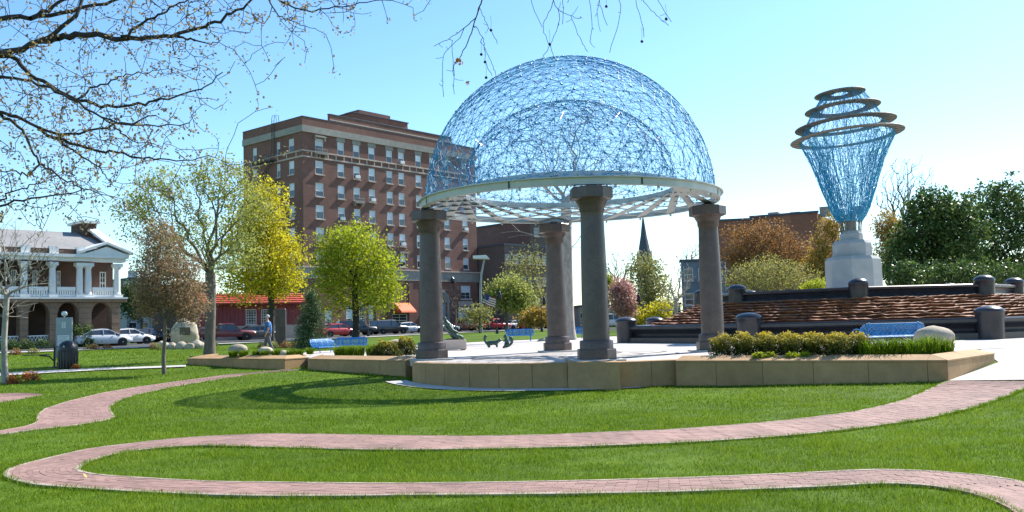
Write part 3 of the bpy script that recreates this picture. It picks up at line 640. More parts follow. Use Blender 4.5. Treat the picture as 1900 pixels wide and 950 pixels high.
# ================================================================== FOUNTAIN
FC = Vector((18.6, 50.5, 0))
def octo(Rr, off, k): a = -math.pi / 2 - R(off + 45 * k); return Vector((FC.x + Rr * math.cos(a), FC.y + Rr * math.sin(a), 0))
def fountain():
    rt = thing('cascade_fountain', 'wide octagonal dark granite fountain with rust coloured stepped cascade', 'fountain', tuple(FC))
    def L(p, z): return (p.x - FC.x, p.y - FC.y, z)
    def run(offd, Ro, prof, name):
        for k in range(8):
            mb = MB(); vs = []
            for kk in (k, k + 1):
                for dr, z in prof: vs.append(L(octo(Ro + dr, offd, kk), z))
            n = len(prof); fs = [(i, (i + 1) % n, n + (i + 1) % n, n + i) for i in range(n)]
            fs += [tuple(range(n))[::-1], tuple(range(n, 2 * n))]
            mb.add(vs, fs); mb.build(name, M['dgranite'], rt)
    run(-4.7, 12.8, [(0, -.02), (0, .26), (-.28, .3), (-.36, .36), (-.34, .45), (-.22, .58), (-.05, .66), (0, .72), (0, .84), (-.06, .9), (-.75, .9), (-.8, .86), (-.8, -.02)], 'basin_rim')
    run(17.8, 8.2, [(.15, 1.7), (.15, 1.98), (-.1, 2.02), (-.16, 2.1), (-.08, 2.26), (.04, 2.32), (.06, 2.42), (0, 2.46), (-.5, 2.46), (-.55, 2.42), (-.55, 1.7)], 'upper_rim')
    # bollards at the corners
    bol = MB().lathe([(.5, -.02), (.52, .9), (.54, 1.2), (.56, 1.24), (.56, 1.3), (.53, 1.36), (.4, 1.46), (.22, 1.52), (.0, 1.54)], 28, cap=False).mesh('bollard', True); bol.materials.append(M['dgranite'])
    bol.set_sharp_from_angle(angle=R(30))
    for k in range(8):
        p = octo(12.6, -4.7, k); o = obj('bollard', bol, None, rt, L(p, -.0)); o.scale = (1.05, 1.05, .9)
        p = octo(8.05, 17.8, k); o = obj('bollard', bol, None, rt, L(p, 1.45)); o.scale = (.85, .85, .92)
    # cascade: wavy lipped steps, each a part
    ns = 10; rng = random.Random(3); N = 320
    def ringpt(t, ang):
        # radius of an octagon (with vertices off) in direction ang, blended from lower to upper octagon
        def rad(Ro, off):
            a = (ang - (-math.pi / 2 - R(off))) % (math.pi / 4); return Ro * math.cos(math.pi / 8) / math.cos(a - math.pi / 8)
        return rad(12.1, -4.7) * (1 - t) + rad(8.45, 17.8) * t
    for s in range(ns):
        t0, t1 = s / ns, (s + 1.25) / ns; z = .62 + (s + 1) * (1.95 - .62) / ns
        ph = [rng.uniform(0, 6.28) for _ in range(5)]; vs = []
        for i in range(N):
            a = i * 2 * math.pi / N
            wv = sum(math.sin(a * f + ph[q]) * am for q, (f, am) in enumerate(((31, .05), (67, .045), (113, .04), (171, .03), (13, .04))))
            ro, ri = ringpt(t0, a) + wv, ringpt(min(t1, 1.02), a); zw = wv * .35; ca, sa = math.cos(a), math.sin(a)
            vs += [((ro - .24) * ca, (ro - .24) * sa, z - .2), ((ro - .2 + wv * .3) * ca, (ro - .2 + wv * .3) * sa, z - .075), (ro * ca, ro * sa, z - .045 + zw), ((ro - .03) * ca, (ro - .03) * sa, z - .022 + zw), (ri * ca, ri * sa, z + .0), (ri * ca, ri * sa, z - .2)]
        fs = [(i * 6 + q, ((i + 1) % N) * 6 + q, ((i + 1) % N) * 6 + q + 1, i * 6 + q + 1) for i in range(N) for q in range(5)]
        mb = MB(); mb.add(vs, fs); mb.build('cascade_step', M['rust'], rt, 'all')
    MB().lathe([(12.2, .05), (12.1, .5)], 8, a0=-math.pi / 2 + R(4.7)).build('basin_floor', M['dgranite'], rt)
    MB().lathe([(7.9, 1.2), (7.9, 2.0)], 8, a0=-math.pi / 2 - R(17.8)).build('upper_terrace', M['concrete'], rt)
fountain()

# ================================================================== WIRE TOWER SCULPTURE
def tower():
    c = at(1583, 500, 50.5); c.z = 2.0
    rt = thing('wire_tower_sculpture', 'tall vase shaped blue wire tower with four bronze rings on a pale stepped base', 'sculpture', tuple(c))
    c8 = math.pi / 8
    def L(z): return z - 2.0
    for r0_, r1_, z0, z1 in ((1.5, 1.46, 2.0, 4.22), (1.04, 1.02, 4.3, 5.12), (.62, .6, 5.2, 5.66)):
        MB().lathe([(r0_, L(z0) + .004), (r1_, L(z1) - .06), (r1_ - .12, L(z1) + .12)], 8, a0=c8).build('base_block', M['paleconc'], rt)
    rng = np.random.default_rng(9); V = []; Fq = []; off = 0
    def addw(P0, P1, r, n=3):
        nonlocal off
        v, f = tubes_np(P0, P1, np.full(len(P0), r), np.full(len(P0), r), n); V.append(v); Fq.append(f + off); off += len(v)
    zs = np.array([6.4, 6.75, 7.6, 8.8, 10.0, 11.1]); rs = np.array([.62, .95, 1.25, 1.62, 2.05, 2.6])
    def prof(z): return np.interp(z, zs, rs)
    # leaning lattice of many wires
    for layer, rr in ((0, .011), (1, .009)):
        m = 150; nz = 14; z = np.linspace(6.3, 11.1, nz)
        for k in range(m):
            a0 = rng.random() * 2 * np.pi; tw = rng.normal(0, .35); aa = a0 + tw * (z - z[0]) / 4.8 + rng.normal(0, .04, nz)
            r = prof(z) * (1 - .22 * layer) * (1 + rng.normal(0, .015, nz)); p = np.stack([r * np.cos(aa), r * np.sin(aa), z - 2], 1); addw(p[:-1], p[1:], rr)
    m = 900; z = 6.3 + 4.7 * rng.random(m) ** .85; a = rng.random(m) * 2 * np.pi; z2 = np.clip(z + rng.normal(0, .35, m), 6.3, 11.1); a2 = a + rng.normal(0, .35, m)
    addw(np.stack([prof(z) * np.cos(a), prof(z) * np.sin(a), z - 2], 1), np.stack([prof(z2) * np.cos(a2), prof(z2) * np.sin(a2), z2 - 2], 1), .009)
    # upper stack between the rings
    zu = np.array([11.05, 11.75, 12.65, 13.5]); ru = np.array([2.45, 2.15, 1.65, 1.1])
    for k in range(190):
        z = np.linspace(11.0, 13.5, 8); a = rng.random() * 2 * np.pi + rng.normal(0, .08, 8); r = np.interp(z, zu, ru) * (1 - .25 * (k % 3 == 0)); p = np.stack([r * np.cos(a) , r * np.sin(a), z - 2], 1); addw(p[:-1], p[1:], .008)
    o = obj('wire_mesh', np_mesh('wire_mesh', np.concatenate(V), np.concatenate(Fq)), M['teal'], rt); o['kind'] = 'stuff'
    V, Fq, off = [], [], 0
    for k in range(70):
        z = np.linspace(5.6, 6.7, 4); a = rng.random() * 2 * np.pi + rng.normal(0, .05, 4); r = np.array([.5, .54, .58, .62]) * rng.uniform(.8, 1.15); p = np.stack([r * np.cos(a), r * np.sin(a), z - 2], 1); addw(p[:-1], p[1:], .011)
    o = obj('neck_mesh', np_mesh('neck_mesh', np.concatenate(V), np.concatenate(Fq)), M['ringm'], rt); o['kind'] = 'stuff'
    MB().lathe([(.3, 3.6), (.3, 4.7)], 12).build('neck_core', M['ringm'], rt)
    for k, (z, ro, ri, dx) in enumerate(((11.05, 3.03, 2.4, .05), (11.73, 2.7, 1.9, 0), (12.66, 2.02, 1.2, -.1), (13.5, 1.36, .45, -.2))):
        n = 36
        o = MB().lathe([(ri, -.012), (ro, -.03), (ro + .02, 0), (ro, .03), (ri, .012), (ri, -.012)], n, cap=False).build('ring', M['ringm'], rt, loc=(dx, 0, z - 2)); o.rotation_euler = (R(-1), R(-3.6), 0)
        for q in range(n):
            a = q * 2 * math.pi / n; 
        rb = MB()
        for q in range(24):
            a = q * 2 * math.pi / 24; rb.box(((ri + ro) / 2 * math.cos(a), (ri + ro) / 2 * math.sin(a), -.035), (ro - ri, .02, .02), rz=a)
        rb.build('ring_rib', M['ringm'], o)['kind'] = 'stuff'
    # slender posts holding the rings
    for k in range(6):
        a = k * math.pi / 3 + .2
        MB().tube([(1.0 * math.cos(a), 1.0 * math.sin(a), 4.75), (2.42 * math.cos(a), 2.42 * math.sin(a), 9.05), (2.0 * math.cos(a), 2.0 * math.sin(a), 9.75), (1.55 * math.cos(a), 1.55 * math.sin(a), 10.66), (.95 * math.cos(a), .95 * math.sin(a), 11.5)], .018, 5).build('post', M['teal'], rt)
tower()
# ================================================================== BUILDINGS
class Fac:
    """local frame of a facade: x along it, y into the building, z up"""
    def __init__(s, name, label, cat, o, ang, group=None):
        s.o = Vector((o[0], o[1], 0)); s.u = Vector((math.sin(ang), math.cos(ang), 0)); s.v = Vector((-s.u.y, s.u.x, 0))
        s.rt = thing(name, label, cat, (o[0], o[1], 0), math.atan2(s.u.y, s.u.x), group)
    def loc(s, px, py, y=0.0, side=False):
        d = ray(px, py); n = s.u if side else s.v; base = s.o + (s.u if side else s.v) * y
        t = (base - EYE).dot(n) / d.dot(n); q = EYE + d * t - s.o
        return (q.dot(s.v) if side else q.dot(s.u)), q.z
def wall_open(mb, x0, x1, z0, z1, ops, y=0.0, depth=.2, T=None):
    """wall sheet in x,z at depth y with rectangular openings and reveals; T maps (x,y,z) to local coordinates"""
    T = T or (lambda x, yy, z: (x, yy, z))
    xs = sorted({x0, x1, *[o[0] for o in ops], *[o[1] for o in ops]}); zs = sorted({z0, z1, *[o[2] for o in ops], *[o[3] for o in ops]})
    xs = [x for x in xs if x0 <= x <= x1]; zs = [z for z in zs if z0 <= z <= z1]
    for j in range(len(zs) - 1):
        run = None; zc = (zs[j] + zs[j + 1]) / 2
        for i in range(len(xs)):
            solid = i < len(xs) - 1 and not any(o[0] < (xs[i] + xs[i + 1]) / 2 < o[1] and o[2] < zc < o[3] for o in ops)
            if solid and run is None: run = xs[i]
            if not solid and run is not None:
                mb.add([T(run, y, zs[j]), T(xs[i], y, zs[j]), T(xs[i], y, zs[j + 1]), T(run, y, zs[j + 1])], [(0, 1, 2, 3)]); run = None
    for a, b, c, d in ops:
        p = [T(a, y, c), T(b, y, c), T(b, y, d), T(a, y, d), T(a, y + depth, c), T(b, y + depth, c), T(b, y + depth, d), T(a, y + depth, d)]
        mb.add(p, [(0, 1, 5, 4), (1, 2, 6, 5), (2, 3, 7, 6), (3, 0, 4, 7)])
_wm = {}
def window(root, x0, x1, z0, z1, y=.12, side=False, mid=.5, grid=0, sill=True, frame='white', blind=True, rot=None):
    """sash window: frame mesh (part) > blind, pane, sill (sub-parts)"""
    wd, h = round(x1 - x0, 2), round(z1 - z0, 2); key = (wd, h, mid, grid, frame, blind)
    if key not in _wm:
        f = MB(); t = .09
        f.bb(-wd / 2, -wd / 2 + t, -.06, .05, 0, h); f.bb(wd / 2 - t, wd / 2, -.06, .05, 0, h); f.bb(-wd / 2 + t, wd / 2 - t, -.06, .05, h - t, h); f.bb(-wd / 2 + t, wd / 2 - t, -.06, .05, 0, t); f.bb(-wd / 2 + t, wd / 2 - t, -.05, .04, h * mid - .04, h * mid + .04)
        for q in range(1, grid): 
            xx = -wd / 2 + wd * q / grid; f.bb(xx - .02, xx + .02, -.03, .02, t, h * mid - .04); f.bb(xx - .02, xx + .02, -.03, .02, h * mid + .04, h - t)
        if grid:
            for q in range(1, grid + 2):
                zz = h * q / (grid + 2)
                if abs(zz - h * mid) > .1: f.bb(-wd / 2 + t, wd / 2 - t, -.028, .018, zz - .02, zz + .02)
        fm = f.mesh('window'); fm.materials.append(M[frame])
        bl = MB().bb(-wd / 2 + t, wd / 2 - t, .0, .03, h * mid, h - t).mesh('blind'); bl.materials.append(M['blind'])
        pn = MB().bb(-wd / 2 + t, wd / 2 - t, .005, .035, t, h * mid if blind else h - t).mesh('pane'); pn.materials.append(M['glass'])
        si = MB().bb(-wd / 2 - .1, wd / 2 + .1, -.3, .02, -.16, -.003).mesh('sill'); si.materials.append(M['trim'])
        _wm[key] = (fm, bl, pn, si)
    fm, bl, pn, si = _wm[key]; xc = (x0 + x1) / 2
    o = obj('window', fm, None, root, (xc, y, z0) if not side else (y, xc, z0))
    if side: o.rotation_euler = (0, 0, -math.pi / 2)
    if blind: obj('blind', bl, None, o)
    obj('pane', pn, None, o)
    if sill: obj('sill', si, None, o)
    return o

# ------------------------------------------------------------------ hotel
def hotel():
    c = at(563, 400, 127); Fh = Fac('brick_hotel', 'eight storey red brown brick corner building with white sash windows and grey cornice', 'building', (c.x, c.y), R(40.5)); rt = Fh.rt
    W = Fh.loc(884, 420)[0]; D = 14.6; zt = 31.1; z0 = -.2
    rows = [28.35 - 3.19 * k for k in range(6)]; wh = 1.95
    colpx = [(585.5, 601), (626.5, 640), (656, 668.5), (684.5, 696.5), (717, 729.5), (739.5, 751), (771, 783), (797, 809), (822, 834), (855, 868)]
    cols = []
    for a, b in colpx:
        x = Fh.loc((a + b) / 2, 350)[0]; hw = .62 if (a, b) != colpx[0] else .72; cols.append((x - hw, x + hw))
    ops = [(a, b, z - wh, z) for a, b in cols for z in rows]
    side = []
    for pxc, hw in ((541, .62), (517, .42), (473, .5)):
        y = Fh.loc(pxc, 330, 0, True)[0]; side.append((y - hw, y + hw))
    sops = [(a, b, z - wh, z) for a, b in side for z in rows]
    # ground storey openings
    def gr_(px0, px1, py0, py1):
        a, zt_ = Fh.loc(px0, py0); b, zb_ = Fh.loc(px1, py1); return (a, b, zb_, zt_)
    gw = [gr_(603, 616, 575, 602), gr_(642, 655, 566, 602), gr_(667, 679, 566, 602), gr_(684, 693, 566, 602), gr_(728, 756, 583, 606), gr_(855, 873, 530, 555), gr_(850, 869, 577, 606), gr_(870, 877, 577, 606)]
    arch = gr_(801, 829, 562, 607)
    mb = MB(); wall_open(mb, 0, W, z0, zt, ops + gw + [arch])
    wall_open(mb, 0, D, z0, zt, sops, T=lambda x, y, z: (y, x, z))
    mb.add([(W, 0, z0), (W, D, z0), (W, D, zt), (W, 0, zt)], [(0, 1, 2, 3)]); mb.add([(0, D, z0), (W, D, z0), (W, D, zt), (0, D, zt)], [(0, 1, 2, 3)])
    mb.add([(0, 0, zt - .8), (W, 0, zt - .8), (W, D, zt - .8), (0, D, zt - .8)], [(0, 1, 2, 3)])
    mb.build('wall', M['hotel'], rt)
    rng = random.Random(4)
    for (a, b) in cols:
        for z in rows: window(rt, a, b, z - wh, z, mid=rng.choice((.42, .5, .5, .55)))
    for (a, b) in side:
        for z in rows: window(rt, a, b, z - wh, z, side=True, mid=rng.choice((.45, .5)))
    for k, g in enumerate(gw): window(rt, *g, mid=.3 if k < 4 else .5, grid=3 if k < 4 else 2, blind=k in (0, 1, 3, 5, 6), sill=k not in (4, 6, 7))
    # cornice, belts, parapets
    def band(z, h, p, m, name, x0=0, x1=None, yb=None):
        x1 = W if x1 is None else x1; yb = D if yb is None else yb
        b = MB(); b.bb(x0 - p, x1 + p, -p, .1, z, z + h); b.bb(-p, .1, .1, yb, z, z + h); b.build(name, M[m], rt)
    band(29.0, .95, .22, 'greystone', 'cornice'); band(29.95, 1.2, .1, 'hotel', 'parapet'); band(31.15, .1, .14, 'dslate', 'parapet_cap')
    band(26.28, .2, .07, 'trim', 'belt_course'); band(25.45, .2, .07, 'trim', 'belt_course')
    band(8.35, 1.5, .16, 'greystone', 'cornice'); band(9.85, .22, .32, 'trim', 'cornice_cap')
    lk = MB()
    for x in np.arange(1.5, W - 1, 1.45): lk.bb(x - .09, x + .09, -.06, 0, 25.66, 26.27)
    for y in np.arange(1.5, D - 1, 2.2): lk.bb(-.06, 0, y - .09, y + .09, 25.66, 26.27)
    lk.build('belt_links', M['trim'], rt)['kind'] = 'stuff'
    # grey panels above the top windows (leaving brick piers between)
    for i, (a, b) in enumerate(cols[1:]): MB().bb(a - .15, b + .15, -.05, -.004, 28.38, 28.99).build('frieze_panel', M['greystone'], rt)
    # hoods and balconettes
    def hood(a, b, z):
        h = MB(); h.bb(a - .25, b + .25, -.45, 0, z + .12, z + .3); h.bb(a - .18, b + .18, -.3, 0, z + .3, z + .42); h.bb(a - .2, a - .02, -.3, 0, z - .3, z + .12); h.bb(b + .02, b + .2, -.3, 0, z - .3, z + .12); h.build('window_hood', M['greystone'], rt)
    def balc(a, b, z):
        h = MB(); h.bb(a - .25, b + .25, -.7, 0, z - .35, z - .2); h.bb(a - .25, b + .25, -.7, -.6, z - .2, z + .05); h.bb(a - .25, b + .25, -.72, -.58, z + .32, z + .42)
        for q in range(7): xx = a - .2 + (b - a + .4) * q / 6; h.bb(xx - .05, xx + .05, -.69, -.61, z + .05, z + .32)
        h.bb(a - .15, a + .05, -.5, 0, z - .75, z - .35); h.bb(b - .05, b + .15, -.5, 0, z - .75, z - .35); h.build('balconette', M['greystone'], rt)
    hood(*cols[0], rows[0]); balc(*cols[0], rows[0] - wh - .05); balc(*cols[2], rows[2] - wh - .1); balc(*cols[9], rows[1] - wh - .1)
    hood(*cols[4], rows[5]); hood(*cols[5], rows[5])
    for ci, ri in ((2, 1), (3, 2), (1, 3), (5, 4), (5, 0), (9, 3), (7, 2)):
        a, b = cols[ci]; z = rows[ri] - wh; MB().bb(a + .2, b - .2, -.4, -.08, z + .1, z + .55).build('air_conditioner', M['white'], rt, bevel=.02)
    # raised parapet on the long side and penthouse
    xa, xb = Fh.loc(612, 230)[0], Fh.loc(838, 260)[0]
    MB().bb(xa, xb, .05, .5, 30.3, 32.2).build('raised_parapet', M['hotel'], rt); MB().bb(xa - .05, xb + .05, -.0, .55, 32.2, 32.32).build('parapet_cap', M['dslate'], rt); MB().bb(xa, xb, -.02, .04, 31.35, 31.5).build('parapet_band', M['trim'], rt)
    pa, zz = Fh.loc(655, 205, 8); pb, _ = Fh.loc(756, 215, 8)
    ph = MB(); ph.bb(pa, pb, 8, 13, 30, 35.6); ph.build('penthouse', M['hotel'], rt); MB().bb(pa - .15, pb + .15, 7.85, 13.1, 35.6, 35.75).build('parapet_cap', M['dslate'], rt)
    MB().bb(pa - .04, pb + .04, 7.93, 7.99, 34.5, 34.7).build('penthouse_band', M['trim'], rt)
    n = 4
    for k in range(n):
        x0_ = pa + 1.4 + (pb - pa - 2) * k / n; window(rt, x0_, x0_ + (pb - pa - 2) / n - .5, 32.4, 34.2, y=7.93, sill=False)
    ph = MB(); ph.bb(pa + 2.0, pb - 3, 9, 12.5, 35.75, 36.6); ph.build('roof_block', M['hotel'], rt)
    # fire escape and roof ladder on the short side
    fe = MB(); ya, yb = Fh.loc(515, 300, 0, True)[0], Fh.loc(478, 300, 0, True)[0]
    for z in (25.6, 22.4, 19.2, 16.0):
        for q in range(9): fe.bb(-1.2, -.1, ya + (yb - ya) * q / 9, ya + (yb - ya) * q / 9 + .25, z, z + .05)
        for hh in (.45, .95): fe.bb(-1.22, -1.17, ya, yb, z + hh, z + hh + .05)
        for q in range(12): fe.bb(-1.22, -1.18, ya + (yb - ya) * q / 11, ya + (yb - ya) * q / 11 + .04, z + .05, z + .95)
        fe.tube([(-.8, ya + .4, z), (-.8, yb - .5, z - 3.15)], .06, 4); fe.tube([(-.4, ya + .4, z), (-.4, yb - .5, z - 3.15)], .06, 4)
        for q in range(10): fe.bb(-.8, -.4, ya + .4 + (yb - ya - .9) * q / 10, ya + .6 + (yb - ya - .9) * q / 10, z - 3.15 * q / 10 - .03, z - 3.15 * q / 10)
    yl = Fh.loc(510, 230, 0, True)[0]
    for dy in (-.3, .3): fe.tube([(-.35, yl + dy, 25.6), (-.35, yl + dy, 31.8), (-.2, yl + dy, 32.4), (.4, yl + dy, 32.4), (.5, yl + dy, 31.3)], .04, 5)
    for q in range(20): fe.bb(-.37, -.33, yl - .3, yl + .3, 25.8 + q * .3, 25.84 + q * .3)
    fe.build('fire_escape', M['black'], rt)
    # arched entrance, pilasters, awning, sign board
    a, b, zb, zt_ = arch; xc = (a + b) / 2; r = (b - a) / 2 + .5
    ar = MB(); n = 14
    for k in range(n):
        t0, t1 = math.pi * k / n, math.pi * (k + 1) / n
        for ri, ro, yy in ((r - .9, r - .35, -.12), (r - .35, r + .1, -.25)):
            ar.hexa([(xc + ri * math.cos(t0), yy, zt_ + ri * math.sin(t0)), (xc + ro * math.cos(t0), yy, zt_ + ro * math.sin(t0)), (xc + ro * math.cos(t0), -.005, zt_ + ro * math.sin(t0)), (xc + ri * math.cos(t0), -.005, zt_ + ri * math.sin(t0)), (xc + ri * math.cos(t1), yy, zt_ + ri * math.sin(t1)), (xc + ro * math.cos(t1), yy, zt_ + ro * math.sin(t1)), (xc + ro * math.cos(t1), -.005, zt_ + ro * math.sin(t1)), (xc + ri * math.cos(t1), -.005, zt_ + ri * math.sin(t1))])
    ar.build('arch', M['greystone'], rt)
    fan = MB(); fan.add([(xc, -.03, zt_)] + [(xc + (r - .9) * math.cos(t), -.03, zt_ + (r - .9) * math.sin(t)) for t in np.linspace(0, math.pi, 13)], [(0, k + 1, k + 2) for k in range(12)]); fan.build('fanlight', M['glass'], rt)
    dr = MB(); dr.bb(a, b, .12, .2, zb, zt_); dr.build('door', M['sgrey'], rt); 
    for s_ in (a - .45, b + .05): MB().bb(s_, s_ + .4, -.3, -.01, zb, zt_ + .3).build('door_column', M['greystone'], rt, bevel=.05)
    for px in (700, 722, 762, 790, 845, 881): 
        x = Fh.loc(px, 560)[0]; MB().bb(x - .45, x + .45, -.12, -.004, 0, 8.34).build('pilaster', M['hotel'], rt)
    aw0, z1_ = Fh.loc(731, 562); aw1, z2_ = Fh.loc(759, 580)
    MB().hexa([(aw0, -1.7, z2_), (aw1, -1.7, z2_), (aw1, -.13, z2_), (aw0, -.13, z2_), (aw0, -1.6, z2_ + .25), (aw1, -1.6, z2_ + .25), (aw1, -.13, z1_), (aw0, -.13, z1_)]).build('awning', M['orange'], rt)
    s0, s1 = Fh.loc(850, 559), Fh.loc(877, 568); MB().bb(s0[0], s1[0], -.15, -.01, s1[1], s0[1]).build('sign_board', M['trim'], rt)
    s0, s1 = Fh.loc(850, 571), Fh.loc(878, 576); MB().bb(s0[0], s1[0], -.3, -.01, s1[1], s0[1]).build('shop_fascia', M['white'], rt)
    MB().bb(Fh.loc(640, 600)[0] - .3, Fh.loc(695, 600)[0] + .3, -.25, -.006, -.2, 1.6).build('stone_base', M['trim'], rt)
    lx, lz = Fh.loc(832, 522); l = MB(); l.tube([(lx, -.1, lz), (lx, -.9, lz + .3)], .05, 6); l.lathe([(.15, 0), (.35, .5), (.3, 1.0), (.05, 1.3)], 10, (lx, -.95, lz - .6)); l.build('wall_lantern', M['black'], rt)
    dp = MB(); x = Fh.loc(779, 400)[0]; dp.tube([(x, -.12, 10.1), (x, -.12, 22.2)], .06, 6); dp.build('downpipe', M['trim'], rt)
hotel()

# ------------------------------------------------------------------ colonial house with two storey porch
def house():
    c = at(222, 560, 79.5); ang = R(43); u = Vector((math.sin(ang), math.cos(ang)))
    Fh = Fac('porch_house', 'brick house with white two storey columned porch, arches below and pale grey roof', 'building', (c.x, c.y), ang); rt = Fh.rt
    def X(px, py=540, y=0): return Fh.loc(px, py, y)[0]
    def Zp(px, py, y=0): return Fh.loc(px, py, y)[1]
    zf = Zp(200, 553); zr = Zp(200, 535.5); ze = Zp(200, 489); zc = Zp(150, 472.5); x1 = X(226); xl = X(-160)
    zg = -.1; yb = 3.2
    # rear wall of the porch (brick) with dark doors / windows
    ops = []
    for a, b in ((105, 113), (185, 197), (60, 70), (20, 30)): ops.append((X(a, 520, yb), X(b, 520, yb), zf + .3, ze - .5))
    m = MB(); wall_open(m, xl, x1 + .6, zg, zc + .6, ops, y=yb, depth=.2)
    D = 13
    m.add([(x1 + .6, yb, zg), (x1 + .6, yb + D, zg), (x1 + .6, yb + D, zc + .6), (x1 + .6, yb + D / 2, zc + 2.6), (x1 + .6, yb, zc + .6)], [(0, 1, 2, 3, 4)])
    m.build('wall', M['houseb'], rt)
    for o in ops: window(rt, *o, y=yb + .1, mid=.55, grid=2, blind=False, sill=False)
    # ground arcade: piers and segmental arches
    piers = [(X(208), X(223)), (X(147), X(170)), (X(93), X(107)), (X(38), X(53)), (X(-22), X(-8)), (X(-90), X(-74))]
    zsp = Zp(150, 584)
    for a, b in piers:
        nb = 9
        for k in range(nb):
            z0_ = zg + (zf - .35 - zg) * k / nb; z1_ = zg + (zf - .35 - zg) * (k + 1) / nb
            MB().bb(a + .0, b - .0, -.02 * (k % 2), .9, z0_ + .01, z1_ - .01).build('stone_course', M['quoin'], rt)
        MB().bb(a + .04, b - .04, .03, .87, zg, zf - .35).build('pier_core', M['houseb'], rt)
    for (a0, b0), (a1, b1) in zip(piers[1:], piers[:-1]):
        xa, xb = b0, a1; xc = (xa + xb) / 2; hw = (xb - xa) / 2; n = 12; ar = MB()
        for k in range(n):
            xx0, xx1 = xa + (xb - xa) * k / n, xa + (xb - xa) * (k + 1) / n
            h0, h1 = [zsp + 1.05 * math.sqrt(max(0, 1 - ((q - xc) / hw) ** 2)) for q in (xx0, xx1)]
            ar.hexa([(xx0, .05, h0), (xx1, .05, h1), (xx1, .7, h1), (xx0, .7, h0), (xx0, .05, zf - .36), (xx1, .05, zf - .36), (xx1, .7, zf - .36), (xx0, .7, zf - .36)])
        ar.build('arch', M['quoin'], rt)
        MB().bb(xa, xb, .3, .38, zg + 1.35, zg + 1.45).build('porch_rail', M['white'], rt)
        lt = MB(); n = 6
        for k in range(n):
            q0, q1 = xa + (xb - xa) * k / n, xa + (xb - xa) * (k + 1) / n
            lt.tube([(q0, .34, zg + .75), (q1, .34, zg + 1.35)], .03, 4); lt.tube([(q1, .34, zg + .75), (q0, .34, zg + 1.35)], .03, 4)
        lt.build('porch_lattice', M['white'], rt)
        MB().bb(xa, xb, .2, .5, zg, zg + .75).build('porch_base', M['quoin'], rt)
    MB().bb(xl, x1 + .35, -.25, yb - .01, zf - .35, zf - .08).build('porch_floor', M['quoin'], rt); MB().bb(xl, x1 + .4, -.35, yb - .02, zf - .08, zf + .06).build('balcony_edge', M['white'], rt)
    # upper columns, balustrades, entablature
    colx = [X(220), X(166), X(150), X(99.5), X(46.5), X(-8), X(-62), X(-120)]
    cmn = MB(); cmn.box((0, 0, .12), (.72, .72, .24)); cmn.lathe([(.3, .24), (.33, .34), (.27, .42), (.27, 1.5), (.23, ze - zf - .55), (.3, ze - zf - .48), (.33, ze - zf - .34)], 20); cmn.box((0, 0, ze - zf - .2), (.72, .72, .28))
    cme = cmn.mesh('porch_column'); cme.materials.append(M['white'])
    for x in colx: obj('porch_column', cme, None, rt, (x, .3, zf + .06))
    for a, b in zip(colx[1:], colx[:-1]):
        if b - a < 1.6: continue
        bl = MB(); h = zr - zf; bl.bb(a + .35, b - .35, .22, .38, zf + h - .18, zf + h + .12); bl.bb(a + .35, b - .35, .22, .38, zf + .1, zf + .28)
        n = max(5, int((b - a) / .27))
        for k in range(n): xx = a + .45 + (b - a - .9) * k / (n - 1); bl.bb(xx - .06, xx + .06, .24, .36, zf + .28, zf + h - .18)
        bl.build('balustrade', M['white'], rt)
    MB().bb(xl, x1 + .3, -.1, .75, ze + .14, zc - .25).build('entablature', M['white'], rt); MB().bb(xl, x1 + .45, -.35, yb, zc - .25, zc).build('cornice', M['white'], rt)
    MB().bb(xl, x1 + .2, .75, yb - .03, ze + .4, ze + .6).build('porch_ceiling', M['white'], rt)
    # parapet posts and panels above the cornice, small pediment on the end bay
    for a, b in zip(colx[2:], colx[1:-1]): pass
    for x in colx[2:]: MB().bb(x - .35, x + .35, -.05, .5, zc + .004, zc + .62).build('parapet_post', M['white'], rt)
    for a, b in zip(colx[3:], colx[2:-1]): MB().bb(a + .35, b - .35, .1, .4, zc + .004, zc + .45).build('parapet_panel', M['houseb'], rt)
    pxa, pxb = colx[1] - .7, x1 + .6
    MB().prism_y([(pxa, zc + .01), (pxb, zc + .01), ((pxa + pxb) / 2, zc + .75)], -.3, 2.5).build('pediment', M['white'], rt)
    for s in (0, 1):
        p0 = (pxa - .2, zc + .12) if s == 0 else (pxb + .2, zc + .12); p1 = ((pxa + pxb) / 2, zc + .95)
        MB().hexa([(p0[0], -.45, p0[1]), (p1[0], -.45, p1[1]), (p1[0], 2.5, p1[1]), (p0[0], 2.5, p0[1]), (p0[0], -.45, p0[1] + .2), (p1[0], -.45, p1[1] + .2), (p1[0], 2.5, p1[1] + .2), (p0[0], 2.5, p0[1] + .2)]).build('pediment_cornice', M['white'], rt)
    # roof, gable parapet with chimney
    zrg = Zp(150, 432, yb + D / 2)
    MB().hexa([(xl, yb - .4, zc + .55), (x1 + .5, yb - .4, zc + .55), (x1 + .5, yb + D / 2, zrg - .1), (xl, yb + D / 2, zrg - .1), (xl, yb - .4, zc + .65), (x1 + .5, yb - .4, zc + .65), (x1 + .5, yb + D / 2, zrg), (xl, yb + D / 2, zrg)]).build('roof', M['slate'], rt)
    MB().hexa([(xl, yb + D / 2, zrg - .1), (x1 + .5, yb + D / 2, zrg - .1), (x1 + .5, yb + D, zc + .55), (xl, yb + D, zc + .55), (xl, yb + D / 2, zrg), (x1 + .5, yb + D / 2, zrg), (x1 + .5, yb + D, zc + .65), (xl, yb + D, zc + .65)]).build('roof', M['slate'], rt)
    gx0, gx1 = x1 + .5, x1 + 1.1
